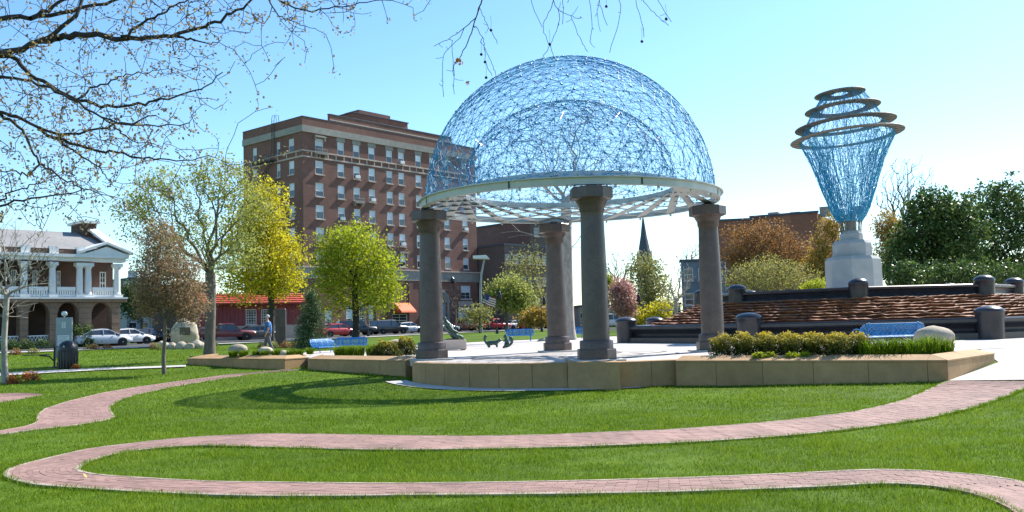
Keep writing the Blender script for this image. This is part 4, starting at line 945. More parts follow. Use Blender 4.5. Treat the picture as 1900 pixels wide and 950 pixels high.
    MB().hexa([(gx0, yb - .5, zc), (gx1, yb - .5, zc), (gx1, yb + D / 2, zc), (gx0, yb + D / 2, zc), (gx0, yb - .5, zc + .7), (gx1, yb - .5, zc + .7), (gx1, yb + D / 2, zrg + .2), (gx0, yb + D / 2, zrg + .2)]).build('gable_parapet', M['houseb'], rt)
    MB().hexa([(gx0 - .1, yb - .6, zc + .72), (gx1 + .1, yb - .6, zc + .72), (gx1 + .1, yb + D / 2 - 1.6, zrg + .05), (gx0 - .1, yb + D / 2 - 1.6, zrg + .05), (gx0 - .1, yb - .6, zc + .94), (gx1 + .1, yb - .6, zc + .94), (gx1 + .1, yb + D / 2 - 1.6, zrg + .27), (gx0 - .1, yb + D / 2 - 1.6, zrg + .27)]).build('gable_coping', M['white'], rt)
    MB().bb(gx0 - .5, gx1 + .05, yb + D / 2 - 1.6, yb + D / 2 + 1.4, zrg - 1.5, zrg + .75).build('chimney', M['houseb'], rt); MB().bb(gx0 - .75, gx1 + .3, yb + D / 2 - 1.9, yb + D / 2 + 1.7, zrg + .75, zrg + 1.0).build('chimney_cap', M['white'], rt)
    # low stone urns by the steps
    for px in (168, 222):
        MB().lathe([(.14, 0), (.16, .1), (.09, .2), (.1, .45), (.27, .7), (.28, .76), (.16, .76)], 14, (X(px), -.55, zg + .5)).build('urn', M['white'], rt)
        MB().bb(X(px) - .3, X(px) + .3, -.85, -.3, zg, zg + .5).build('urn_pedestal', M['quoin'], rt)
    MB().bb(X(173), X(207), -1.2, 0, zg, zg + .35).build('step', M['concrete'], rt)
house()

# ------------------------------------------------------------------ red shop with tiled eave
def red_shop():
    c = at(560, 600, 103); Fh = Fac('red_shop', 'low red sided shop with bright red tiled eave and white gridded windows', 'building', (c.x, c.y), R(58)); rt = Fh.rt
    x0 = Fh.loc(372, 600)[0]; zt = Fh.loc(480, 560)[1]; zb = Fh.loc(470, 604)[1]; x1 = 0
    ops = []
    for a, b in ((456, 476.5), (484.5, 504), (513, 532)):
        xa, z1 = Fh.loc(a, 574); xb, z0 = Fh.loc(b, 602); ops.append((xa, xb, z0, z1))
    m = MB(); wall_open(m, x0, x1, zb, zt, ops); m.add([(x1, 0, -.2), (x1, 12, -.2), (x1, 12, zt), (x1, 0, zt)], [(0, 1, 2, 3)]); m.add([(x0, 0, -.2), (x0, 12, -.2), (x0, 12, zt), (x0, 0, zt)], [(0, 1, 2, 3)]); m.build('wall', M['redwall'], rt)
    for o in ops: window(rt, *o, grid=4, mid=.5, blind=False)
    n = 26
    for k in range(n):
        x = x0 + (x1 - x0) * (k + .5) / n
        if not any(o[0] - .1 < x < o[1] + .1 for o in ops): MB().bb(x - .04, x + .04, -.04, -.003, zb, zt).build('siding_batten', M['redwall'], rt)
    MB().bb(x0, x1, -.2, .1, -.2, zb).build('stone_base', M['trim'], rt)
    zr = Fh.loc(480, 545, .8)[1]
    for k in range(5):
        t0, t1 = k / 5, (k + 1.15) / 5; y0, y1 = -1.3 + 2.3 * t0, -1.3 + 2.3 * t1; z0_, z1_ = zt - .25 + (zr - zt + .25) * t0, zt - .25 + (zr - zt + .25) * t1
        MB().hexa([(x0 - .3, y0, z0_), (x1 + .3, y0, z0_), (x1 + .3, y1, z1_ - .1), (x0 - .3, y1, z1_ - .1), (x0 - .3, y0, z0_ + .16), (x1 + .3, y0, z0_ + .16), (x1 + .3, y1, z1_), (x0 - .3, y1, z1_)]).build('roof_tile_course', M['redroof'], rt)
    MB().bb(x0, x1, 1.0, 12, zr - .3, zr + .02).build('flat_roof', M['dslate'], rt)
red_shop()
def box_building(name, label, pxl, pxr, py_top, d, ang, m, depth=14, rows=(), ncol=0, wz=1.6, wwid=1.2, cap='dslate', base=-.2, blind=True):
    c = at(pxl, 560, d); Fh = Fac(name, label, 'building', (c.x, c.y), ang); rt = Fh.rt
    W = Fh.loc(pxr, 500)[0]; zt = Fh.loc(pxl, py_top)[1]
    ops = []
    for z in rows:
        for k in range(ncol): x = W * (k + .5) / ncol; ops.append((x - wwid / 2, x + wwid / 2, z, z + wz))
    b = MB(); wall_open(b, 0, W, base, zt, ops); b.add([(0, 0, base), (0, depth, base), (0, depth, zt), (0, 0, zt)], [(0, 1, 2, 3)]); b.add([(W, 0, base), (W, depth, base), (W, depth, zt), (W, 0, zt)], [(0, 1, 2, 3)]); b.add([(0, depth, base), (W, depth, base), (W, depth, zt), (0, depth, zt)], [(0, 1, 2, 3)]); b.add([(0, 0, zt - .4), (W, 0, zt - .4), (W, depth, zt - .4), (0, depth, zt - .4)], [(0, 1, 2, 3)])
    b.build('wall', M[m], rt)
    for o in ops: window(rt, *o, mid=.5, blind=blind)
    MB().bb(-.15, W + .15, -.15, .3, zt + .003, zt + .3).build('parapet_cap', M[cap], rt)
    MB().bb(-.15, .2, .3, depth, zt + .003, zt + .3).build('parapet_cap', M[cap], rt)
    return Fh, W, zt
# brown apartment block seen between the columns, its rear wing and penthouse
Fb, Wb, zb_ = box_building('apartment_block', 'plain brown brick apartment block seen between the columns, with cream rooftop box', 938, 1018, 455, 150, R(44), 'brown', 30, rows=[4, 7.6, 11.2], ncol=6, wz=1.5, wwid=1.3, blind=False)
MB().bb(-.0, 20, 30.1, 44, -.2, zb_ + .3).build('rear_wing', M['brown'], Fb.rt)
MB().bb(6, 12, 32, 38, zb_ + .305, zb_ + 4.2).build('rooftop_box', M['trim'], Fb.rt); MB().bb(8.4, 9.4, 31.9, 31.99, zb_ + .6, zb_ + 2.8).build('rooftop_door', M['white'], Fb.rt)
Ft, Wt, zt_ = box_building('tower_block', 'tall narrow brown brick tower block just behind the rear column', 988, 1050, 410, 165, R(46), 'brown', 16, rows=[5, 9, 13, 17], ncol=3, wz=1.6, blind=False)
# orange brick building behind the fountain trees
Fo, Wo, zo = box_building('orange_brick_building', 'long orange brick building with stepped rooftop behind the rust coloured tree', 1334, 1400, 411, 128, R(100), 'orangebrick', 20, rows=[3, 6.5], ncol=4, blind=False)
Fo2, Wo2, zo2 = box_building('orange_brick_building', 'orange brick wing with sloping top line beside the wire tower', 1400, 1522, 404, 128, R(118), 'orangebrick', 18, rows=[3, 6.5], ncol=5, blind=False)
for k, (x, h) in enumerate(((2, .8), (5, .6), (9, 1.0), (13, .7))): MB().bb(x, x + 1.4, 2, 3.4, zo2 - .3, zo2 + h).build('roof_vent', M['greystone'], Fo2.rt)
# blue grey building left of the right column
Fg, Wg, zg_ = box_building('grey_building', 'blue grey flat fronted building behind the pale bare tree', 1266, 1345, 486, 120, R(105), 'bluegrey', 14, rows=[3, 6.2], ncol=3, blind=False)
box_building('white_building', 'pale grey building glimpsed beside the porch house', 236, 300, 520, 120, R(40), 'paleconc', 14, rows=[2, 5, 8], ncol=3, wz=1.6)
box_building('low_shops', 'row of low dark fronted shops behind the pink blossom tree', 1075, 1260, 570, 135, R(85), 'greystone', 12, rows=[.8], ncol=7, wz=1.8, wwid=2.2, blind=False)
box_building('low_annex', 'dark brick annex left of the red shop behind the boulder monument', 330, 395, 530, 108, R(55), 'houseb', 12, rows=[2], ncol=3, blind=False)
# church spire
def church():
    c = at(1199, 560, 260); rt = thing('church_spire', 'slender blue grey church spire rising above the trees', 'church', (c.x, c.y, 0)); zz = lambda py: at(1199, py, 260).z
    z1, z2, z3 = zz(484), zz(466), zz(408)
    MB().bb(-1.95, 1.95, -1.95, 1.95, -.2, z1).build('tower', M['trim'], rt)
    for s in (-1, 1):
        for t in (-1, 1): MB().lathe([(.34, 0), (.34, 1.6), (.0, 3.4)], 6, (s * 1.7, t * 1.7, z1 + .004), cap=False).build('pinnacle', M['trim'], rt)
    MB().lathe([(2.1, z1 + .01), (1.75, z2), (.9, z2 + (z3 - z2) * .5), (.02, z3 + 2)], 8, a0=math.pi / 8).build('spire', M['dslate'], rt)
    for s in (-1, 1):
        MB().prism_y([(-.35, z1 + .3), (.35, z1 + .3), (0, z1 + 1.8)], s * 2.2, s * 1.6).build('spire_gable', M['trim'], rt)
    for k in (0, 1): MB().bb(-.45, .45, -2.0, -1.9, z1 - 3.2 - k * 5, z1 - 1 - k * 5).build('belfry_opening', M['dark'], rt)
church()
# ================================================================== TREES
def grow(trunk, pts, rng, seg=.5, up=.35, jit=.06, fork=1, curl=.45, sortc=None):
    """skeleton: trunk polyline, then every crown point is joined to the cheapest existing node by a curved twig"""
    cap = 40000; N = np.zeros((cap, 3)); par = np.full(cap, -1); PL = np.zeros(cap); n = 0
    for i, p in enumerate(trunk): N[n] = p; par[n] = n - 1; PL[n] = 0 if i <= fork else PL[n - 1] + .3 * np.linalg.norm(N[n] - N[n - 1]); n += 1
    pts = np.asarray(pts); c = np.array(trunk[-1] if sortc is None else sortc)
    for p in pts[np.argsort(np.linalg.norm(pts - c, axis=1))]:
        d = N[fork:n] - p; L = np.linalg.norm(d, axis=1); cost = L + .55 * PL[fork:n] + up * np.maximum(0, d[:, 2]) * 2 + rng.random(n - fork) * .12 * L
        j = int(np.argmin(cost)) + fork; q = N[j]; L = np.linalg.norm(p - q)
        if L < 1e-3: continue
        pd = q - N[par[j]] if par[j] >= 0 else np.array([0, 0, 1.]); pd = pd / max(np.linalg.norm(pd), 1e-6)
        m = max(1, int(math.ceil(L / seg))); c1 = q + (pd * .6 + np.array([0, 0, .4])) * L * curl; last = j
        for k in range(1, m + 1):
            t = k / m; pos = (1 - t) ** 2 * q + 2 * t * (1 - t) * ((c1 + (q + p) / 2) / 2) + t * t * p + (rng.normal(0, jit * L / m, 3) if k < m else 0)
            if n >= cap: break
            N[n] = pos; par[n] = last; PL[n] = PL[last] + np.linalg.norm(pos - N[last]); last = n; n += 1
    return N[:n].copy(), par[:n].copy()
def radii(par, tip, power=2.3, trunk_n=0, rbase=None):
    n = len(par); s = np.zeros(n); ch = np.zeros(n, int)
    for i in range(n - 1, -1, -1):
        if ch[i] == 0: s[i] = tip ** power
        if par[i] >= 0: s[par[i]] += s[i]; ch[par[i]] += 1
    r = s ** (1 / power)
    if rbase is not None and r[0] > tip: r = tip * (r / tip) ** (math.log(rbase / tip) / math.log(r[0] / tip))
    return r, ch
def leaves(C, size, rng, asp=.62, flat=.35):
    n = len(C); a = rng.normal(0, 1, (n, 3)); a /= np.linalg.norm(a, axis=1, keepdims=True)
    nn = rng.normal(0, 1, (n, 3)); nn[:, 2] = np.abs(nn[:, 2]) + flat; b = np.cross(nn, a); b /= np.maximum(np.linalg.norm(b, axis=1, keepdims=True), 1e-6)
    s = size * rng.uniform(.6, 1.35, (n, 1)); A, B = a * s * .5, b * s * .5 * asp
    V = np.stack([C - A, C + B - A * .1, C + A, C - B - A * .1], 1).reshape(-1, 3); return V, np.arange(n * 4).reshape(-1, 4)
def ell_pts(ells, n, rng, shell=.35):
    """points filling ellipsoids (c, r), denser towards the outside; weights by volume"""
    w = np.array([e[1][0] * e[1][1] * e[1][2] * (e[2] if len(e) > 2 else 1) for e in ells]); w = w / w.sum(); out = []
    for e, k in zip(ells, rng.multinomial(n, w)):
        v = rng.normal(0, 1, (k, 3)); v /= np.linalg.norm(v, axis=1, keepdims=True); out.append(np.array(e[0]) + v * (rng.random((k, 1)) ** shell) * np.array(e[1]) * (1 + .12 * rng.normal(0, 1, (k, 1))))
    return np.concatenate(out)
def tree(name, label, base, ells, n, seed, leaf=None, lsize=.12, lper=10, spread=.3, rb=.2, tip=.008, bark='bark', group=None, cat='tree', seg=.5, trunk_to=None, fork=None, up=.35, twigs=True, lean=(0, 0), rmax=None, thin=.35, budprob=1.0, flat=.35, multi=0, curl=.28):
    rng = np.random.default_rng(seed); base = np.array(base, float)
    rt = thing(name, label, cat, tuple(base), 0, group)
    E = [(np.array(e[0]) - base, np.array(e[1])) + tuple(e[2:]) for e in ells]
    P = ell_pts(E, n, rng, thin); P = P[P[:, 2] > .1]
    top = np.mean([e[0] for e in E], axis=0); zt = trunk_to if trunk_to else max(.8, top[2] * .8)
    k = max(4, int(zt / .6)); T = [np.array([lean[0] * t + .03 * math.sin(5 * t + seed), lean[1] * t + .03 * math.cos(4 * t + seed), zt * t]) for t in np.linspace(0, 1, k)]
    f = min(fork, k - 2) if fork is not None else max(1, int(k * .45))
    N, par = grow(T, P, rng, seg, up, fork=f, sortc=T[f], curl=curl); r, ch = radii(par, tip, rbase=rb)
    r[:2] *= (1.35, 1.08)
    e = np.arange(1, len(N)); P0, P1, R0, R1 = N[par[e]], N[e], r[par[e]], r[e]; R0 = np.minimum(R0, R1 * 1.5 + .004)
    fat = R1 > max(.028, rb * .16); Vs, Fs, off = [], [], 0
    V, Fq = tubes_np(P0[fat], P1[fat] + (P1[fat] - P0[fat]) * .04, R0[fat], R1[fat], 8)
    obj('trunk', np_mesh('trunk', V, Fq, smooth=True), M[bark], rt)
    V, Fq = tubes_np(P0[~fat], P1[~fat], R0[~fat], R1[~fat], 3); 
    br = obj('branches', np_mesh('branches', V, Fq), M[bark if bark == 'barkp' else 'twig'] if bark != 'barkd' else M['barkd'], rt); br['kind'] = 'stuff'
    if leaf:
        tipn = np.where(r < tip * 2.4)[0]; tipn = tipn[rng.random(len(tipn)) < budprob]
        C = np.repeat(N[tipn], lper, axis=0); hue = np.repeat(rng.normal(0, .14, len(tipn)), lper)
        C = C + rng.normal(0, spread, C.shape) * np.array([1, 1, .75]); V, Fq = leaves(C, lsize, rng, flat=flat)
        var = np.clip(.45 + hue + rng.normal(0, .17, len(C)), 0, 1)
        obj('crown', np_mesh('crown', V, Fq, var), M[leaf], rt)
    return rt
def ell(px, py, rx, ry, d, rd=None, wt=1):
    """ellipsoid from its pixel centre and half sizes at depth d"""
    s = d / F_PX; return (tuple(at(px, py, d)), (rx * s, (rd * s if rd else rx * s), ry * s), wt)
def gb(px, d, z=None):
    p = at(px, 600, d); return (p.x, p.y, H(p.x, p.y) - .03 if z is None else z)

# --- foreground park trees
d = 34.5; b = gb(10, d)
tree('sapling', 'bare pale barked sapling at the edge of the lawn beside orange leaved plants', b, [ell(15, 470, 55, 75, d), ell(70, 490, 40, 70, d), ell(-30, 500, 50, 80, d), ell(20, 560, 40, 40, d, wt=.5)], 700, 21, 'leaf_bud', .05, 1, .03, rb=.105, tip=.0065, bark='barkp', seg=.35, trunk_to=3.3, up=1.2, budprob=.22, thin=.5)
d = 37.8; b = gb(305, d)
tree('small_tree', 'small bronze and green leaved ornamental tree in the lawn before the boulder monument', b, [ell(312, 520, 62, 62, d), ell(300, 455, 38, 55, d), ell(345, 560, 42, 40, d), ell(275, 555, 32, 40, d)], 800, 22, 'leaf_bronze', .085, 22, .15, rb=.075, tip=.006, seg=.3, trunk_to=2.2, up=1.0, fork=4)
d = 47; b = gb(390, d, -.2)
tree('maple_tree', 'tall airy maple with fresh pale green leaves behind the low planter', b, [ell(405, 335, 62, 58, d), ell(455, 380, 60, 70, d, wt=.6), ell(300, 360, 62, 48, d), ell(255, 395, 45, 50, d), ell(350, 430, 80, 60, d, wt=.5), ell(300, 470, 60, 50, d, wt=.4), ell(430, 470, 70, 50, d, wt=.6)], 760, 23, 'leaf_light', .135, 14, .22, rb=.27, tip=.008, seg=.5, trunk_to=4.4, fork=5, up=.6, thin=.45)
d = 76; b = gb(503, d)
tree('yellow_maple', 'bright yellow flowering maple in front of the brick hotel', b, [ell(490, 400, 45, 70, d), ell(500, 470, 58, 60, d), ell(515, 520, 48, 36, d), ell(450, 520, 50, 38, d), ell(440, 440, 45, 60, d, wt=.6)], 700, 24, 'leaf_yel', .24, 20, .4, rb=.26, tip=.012, bark='barkd', seg=.8, trunk_to=6, up=.4)
d = 88; b = gb(660, d)
tree('lime_tree', 'round lime green tree standing between the brick hotel and the blue benches', b, [ell(650, 480, 62, 62, d), ell(690, 530, 55, 48, d), ell(615, 540, 48, 45, d), ell(660, 440, 40, 28, d), ell(715, 540, 34, 32, d), ell(600, 500, 26, 30, d), ell(700, 485, 38, 38, d), ell(618, 465, 36, 36, d)], 760, 25, 'leaf_lime', .25, 20, .5, rb=.33, tip=.013, bark='barkd', seg=.8, trunk_to=5.5, up=.4)
# --- spruce
def spruce():
    rng = np.random.default_rng(31); p = gp(578, 645, -.05); d = 58; p = at(578, 640, d); z0 = H(p.x, p.y) - .02
    rt = thing('spruce_tree', 'small dark green spruce behind the planter beside the blue benches', 'tree', (p.x, p.y, z0)); Ht = 3.7
    MB().tube([(0, 0, 0), (0, 0, Ht * .55), (0, 0, Ht - .3)], [.1, .06, .01], 8).build('trunk', M['barkd'], rt)
    P0, P1, C, nv = [], [], [], []
    for k in range(300):
        t = rng.random() ** 1.15; z = .25 + t * (Ht - .35); a = rng.random() * 6.283; L = (1 - t) ** .8 * 1.3 * rng.uniform(.75, 1.1) + .1
        q = np.array([0, 0, z]); e = q + np.array([math.cos(a) * L, math.sin(a) * L, -.18 * L + .05]); P0.append(q); P1.append(e)
        m = int(14 + 60 * L); s = rng.random((m, 1)) ** .6; pos = q + (e - q) * s + rng.normal(0, .06, (m, 3)) * (1.1 + s); C.append(pos); nv.append(np.clip(rng.normal(.35, .2, m) + .4 * (s[:, 0] > .85), 0, 1))
    V, Fq = tubes_np(P0, P1, np.full(len(P0), .014), np.full(len(P0), .004), 3); o = obj('branches', np_mesh('branches', V, Fq), M['barkd'], rt); o['kind'] = 'stuff'
    V, Fq = leaves(np.concatenate(C), .11, rng, asp=.3); obj('crown', np_mesh('crown', V, Fq, np.concatenate(nv)), M['leaf_spruce'], rt)
spruce()
# --- sycamore seen through the dome
d = 62; b = gb(1056, d)
tree('sycamore_tree', 'tall bare sycamore with pale mottled trunk standing behind the pavilion', b, [ell(1060, 300, 150, 100, d), ell(960, 330, 90, 70, d), ell(1140, 350, 90, 70, d), ell(1060, 220, 90, 50, d), ell(1120, 440, 60, 30, d, wt=.3), ell(960, 420, 60, 30, d, wt=.3)], 520, 41, 'leaf_bud', .08, 1, .05, rb=.38, tip=.011, bark='barkp', seg=.7, trunk_to=9.5, fork=7, up=.7, budprob=.15, thin=.5)
# --- trees behind the plaza, left to right
def bt(name, label, px, d, ells, n, seed, leaf, ls, lp, sp, **k): 
    return tree(name, label, gb(px, d), [ell(*e[:4], d, *(e[4:])) for e in ells], n, seed, leaf, ls, lp, sp, **k)
bt('street_tree', 'soft yellow green tree behind the red pickup and street lamp', 940, 118, [(945, 545, 40, 32), (925, 556, 22, 20), (965, 556, 30, 22)], 360, 51, 'leaf_light', .34, 20, .5, rb=.2, tip=.014, seg=.9, trunk_to=3)
bt('street_tree', 'sparse brown budding tree in front of the apartment block', 990, 128, [(985, 500, 34, 50), (960, 510, 30, 40), (1000, 550, 28, 30)], 340, 52, 'leaf_olive', .3, 7, .45, rb=.2, tip=.016, seg=.9, trunk_to=4, budprob=.9)
bt('street_tree', 'thin yellow brown street tree beside the hotel shop front', 890, 100, [(872, 588, 20, 18), (892, 582, 20, 22)], 140, 53, 'leaf_olive', .26, 6, .4, rb=.1, tip=.012, seg=.6, trunk_to=1.5)
bt('street_tree', 'bare young tree in front of the arched hotel entrance', 846, 112, [(843, 560, 20, 40)], 130, 54, 'leaf_bud', .16, 1, .1, rb=.09, tip=.012, seg=.6, trunk_to=3, budprob=.4)
bt('street_tree', 'gold green low tree left of the rear column', 1005, 100, [(1000, 588, 26, 18), (975, 592, 18, 14)], 160, 55, 'leaf_gold', .26, 14, .3, rb=.1, tip=.012, seg=.6, trunk_to=1.2)
bt('bare_tree', 'bare fan shaped tree above the pink blossom tree', 1147, 112, [(1145, 490, 42, 38), (1120, 500, 24, 30), (1175, 500, 26, 30)], 300, 56, None, .2, 1, .1, rb=.2, tip=.016, seg=.8, trunk_to=4, up=.9, bark='bark')
bt('blossom_tree', 'pink blossoming tree beyond the fountain rim', 1156, 84, [(1157, 555, 22, 32), (1150, 540, 18, 26), (1163, 572, 18, 20)], 340, 57, 'leaf_pink', .2, 20, .24, rb=.13, tip=.011, seg=.5, trunk_to=2, up=.9)
bt('willow_tree', 'yellow green feathery tree beneath the church spire', 1205, 110, [(1205, 530, 38, 55), (1190, 500, 30, 30), (1225, 560, 28, 40)], 460, 58, 'leaf_olive', .3, 9, .5, rb=.22, tip=.014, seg=.8, trunk_to=4)
bt('willow_tree', 'bright yellow leaved tree right of the blossom tree', 1228, 96, [(1225, 585, 24, 28), (1180, 590, 16, 24)], 190, 59, 'leaf_yel', .25, 16, .34, rb=.12, tip=.012, seg=.6, trunk_to=1.6)
bt('bare_tree', 'pale grey bare branching tree before the blue grey building', 1255, 78, [(1255, 540, 34, 50), (1270, 510, 26, 32), (1235, 555, 24, 36)], 300, 60, None, .2, 1, .1, rb=.17, tip=.013, seg=.6, trunk_to=2.6, bark='barkp', curl=.6)
bt('bare_tree', 'dark bare tree top rising beside the right column', 1285, 140, [(1285, 470, 26, 26), (1265, 490, 24, 22)], 220, 61, 'leaf_bud', .2, 1, .1, rb=.2, tip=.018, seg=.9, trunk_to=7, budprob=.5)
bt('small_tree', 'tiny fresh green tree right of the front column', 1128, 100, [(1126, 540, 13, 22), (1130, 525, 11, 14)], 120, 62, 'leaf_lime', .24, 16, .3, rb=.1, tip=.012, seg=.6, trunk_to=2.4)
bt('rust_tree', 'wide rust brown budding tree behind the fountain left of the wire tower', 1425, 88, [(1420, 470, 62, 55), (1385, 490, 42, 45), (1470, 485, 50, 52), (1410, 432, 50, 26), (1365, 470, 34, 50)], 900, 63, 'leaf_rust', .2, 15, .34, rb=.3, tip=.012, seg=.7, trunk_to=3, fork=2)
bt('olive_tree', 'tan green budding shrubby tree low behind the upper fountain rim', 1425, 76, [(1425, 515, 60, 38), (1375, 515, 34, 34), (1480, 520, 44, 34)], 560, 64, 'leaf_olive', .17, 11, .3, rb=.18, tip=.011, seg=.6, trunk_to=1.8, fork=1)
bt('olive_tree', 'yellow green tree directly left of the pale tower base', 1535, 84, [(1535, 450, 26, 45), (1520, 500, 32, 36), (1550, 410, 14, 26)], 440, 65, 'leaf_gold', .2, 18, .3, rb=.18, tip=.011, seg=.7, trunk_to=3)
bt('small_bush', 'vivid green bush at the foot of the pale tower base', 1520, 66, [(1515, 530, 20, 12), (1498, 534, 12, 9)], 120, 66, 'leaf_lime', .14, 10, .16, rb=.06, tip=.01, seg=.3, trunk_to=.8, cat='bush')
bt('bare_tree', 'tall bare tree right of the wire tower behind the dark evergreen', 1688, 100, [(1685, 350, 52, 62), (1660, 380, 40, 50), (1720, 370, 36, 45)], 620, 67, 'leaf_bud', .14, 1, .06, rb=.3, tip=.02, seg=.8, trunk_to=9, up=1.0, budprob=.2)
bt('gold_tree', 'round golden brown budding tree right of the wire tower neck', 1650, 88, [(1648, 425, 26, 36), (1660, 450, 26, 40), (1640, 480, 24, 40)], 440, 68, 'leaf_gold', .2, 18, .3, rb=.17, tip=.011, seg=.7, trunk_to=3)
dk = dict(rb=.3, tip=.012, bark='barkd', seg=.7, flat=.2)
bt('evergreen_tree', 'broad dark evergreen with lit lower edge beside the tower base', 1720, 74, [(1725, 440, 60, 62), (1685, 470, 40, 55), (1665, 500, 34, 36), (1770, 450, 55, 70), (1725, 385, 45, 36), (1780, 395, 42, 46)], 1000, 69, 'leaf_dark', .26, 20, .28, trunk_to=3, fork=2, **dk)
bt('evergreen_tree', 'tallest dark evergreen with open gappy crown above the fountain bollard', 1845, 80, [(1830, 385, 52, 52), (1880, 380, 55, 50), (1845, 450, 75, 60), (1930, 440, 60, 80), (1810, 490, 60, 40), (1900, 500, 60, 30)], 850, 70, 'leaf_dark', .27, 18, .26, trunk_to=5, fork=3, **dk)
bt('evergreen_tree', 'low dark evergreen filling the gap behind the upper rim', 1790, 68, [(1780, 510, 60, 25), (1700, 510, 50, 26), (1860, 512, 60, 22)], 420, 71, 'leaf_dark', .22, 22, .28, trunk_to=1.5, fork=1, **dk)
bt('back_tree', 'grey brown bare tree beyond the orange brick building', 1560, 150, [(1545, 430, 30, 40)], 160, 72, 'leaf_bud', .3, 1, .1, rb=.2, tip=.018, seg=1, trunk_to=6, budprob=.4)
bt('back_tree', 'dark leafy tree behind the white building and the small bronze tree', 262, 110, [(250, 560, 26, 36), (232, 540, 12, 20)], 200, 73, 'leaf_dark', .3, 18, .4, rb=.15, tip=.014, seg=.8, trunk_to=3)

# ------------------------------------------------------------------ overhanging limbs (trunks stand outside the picture)
def limb_tree(name, label, base, trunk, limbs, depth, seed, wpx, twig_n, leaf, lsize, lper, spread, zig, tip, rb, bark, trunk_r):
    rng = np.random.default_rng(seed); base = Vector(base); rt = thing(name, label, 'tree', tuple(base))
    T = [np.array(p) for p in trunk]; N = [p for p in T]; par = [-1] + list(range(len(T) - 1)); allp = []
    rad = list(np.linspace(trunk_r, trunk_r * .55, len(T)))
    for li, (pts, wd, dd) in enumerate(limbs):
        P = []
        for i, (px, py) in enumerate(pts):
            P.append(np.array(at(px, py, depth + dd + zig * math.sin(i * 1.3 + li))) - np.array(base))
        P = [tuple(p) for p in P]; P = smooth(resample([Vector(p) for p in P], max(6, int(len(P) * 5))), 2)
        A = np.array(N); j = int(np.argmin(np.linalg.norm(A - P[0], axis=1))); last = j; m = len(P)
        if np.linalg.norm(A[j] - P[0]) > .5:     # connect back to the trunk with an intermediate rising curve
            q = A[j]; 
            for t in (.33, .66): N.append(q + (P[0] - q) * t + np.array([0, 0, .25 * math.sin(t * 3.14)])); par.append(last); rad.append(wd * depth / F_PX * .6); last = len(N) - 1
        for k, p in enumerate(P):
            N.append(p + rng.normal(0, .012 if depth > 9 else .003, 3)); par.append(last); rad.append(max(tip, wd * depth / F_PX * (.72 if depth > 9 else .5) * (1 - .8 * k / m))); last = len(N) - 1
        allp.append(P)
    nb = len(N); AP = np.concatenate(allp)
    # twig targets scattered around the limbs
    k = rng.integers(0, len(AP), twig_n); tg = AP[k] + rng.normal(0, 1, (twig_n, 3)) * np.array(wpx)
    n0 = np.array(N); cap = 60000; NN = np.zeros((cap, 3)); NN[:nb] = n0; pp = np.full(cap, -1); pp[:nb] = par; n = nb; tips = []
    D0 = np.array([np.min(np.linalg.norm(AP - t, axis=1)) for t in tg]); 
    for p in tg[np.argsort(D0)]:
        dd_ = NN[len(T):n] - p; L = np.linalg.norm(dd_, axis=1); j = int(np.argmin(L + rng.random(len(L)) * .25 * L)) + len(T); q = NN[j]; L = np.linalg.norm(p - q)
        if L < .02: continue
        m = max(2, int(L / .12)); last = j; pv = q - NN[pp[j]] if pp[j] >= 0 else np.zeros(3); pv = pv / max(np.linalg.norm(pv), 1e-6)
        for s in range(1, m + 1):
            t = s / m; pos = q + (p - q) * t + pv * L * .35 * t * (1 - t) + rng.normal(0, .008 if depth > 9 else .002, 3); NN[n] = pos; pp[n] = last; last = n; n += 1
        tips.append(last)
    N = NN[:n]; par = pp[:n]; r = np.full(n, tip); r[:nb] = rad
    cnt = np.zeros(n)
    for i in range(n - 1, nb - 1, -1): cnt[i] += 1; cnt[par[i]] += cnt[i] if par[i] >= nb else 0
    r[nb:] = tip * (.8 + .25 * np.sqrt(cnt[nb:] / 8))
    e = np.arange(1, n); P0, P1, R0, R1 = N[par[e]], N[e], r[par[e]], r[e]; R0 = np.minimum(R0, R1 * 1.25); tr = e < len(T); fat = (e < nb)
    V, Fq = tubes_np(P0[tr], P1[tr], r[par[e]][tr], R1[tr], 14); obj('trunk', np_mesh('trunk', V, Fq, smooth=True), M[bark], rt)
    f2 = fat & ~tr; V, Fq = tubes_np(P0[f2], P1[f2] + (P1[f2] - P0[f2]) * .08, R0[f2], R1[f2], 7); obj('limbs', np_mesh('limbs', V, Fq, smooth=True), M[bark], rt)['kind'] = 'stuff'
    V, Fq = tubes_np(P0[~fat], P1[~fat], R0[~fat], R1[~fat], 3); o = obj('twigs', np_mesh('twigs', V, Fq), M[bark], rt); o['kind'] = 'stuff'
    if leaf:
        ids = np.array(tips + list(rng.integers(nb, n, len(tips)))); cl = np.repeat(N[ids], lper, axis=0); C = cl + rng.normal(0, spread, cl.shape); keep = rng.random(len(C)) < .8; C = C[keep]
        V, Fq = leaves(C, lsize, rng); obj('crown', np_mesh('crown', V, Fq, np.clip(rng.normal(.5, .25, len(C)), 0, 1)), M[leaf], rt)
    return rt
dep = 11.0; bx = at(-330, 500, dep); bz = H(bx.x, bx.y)
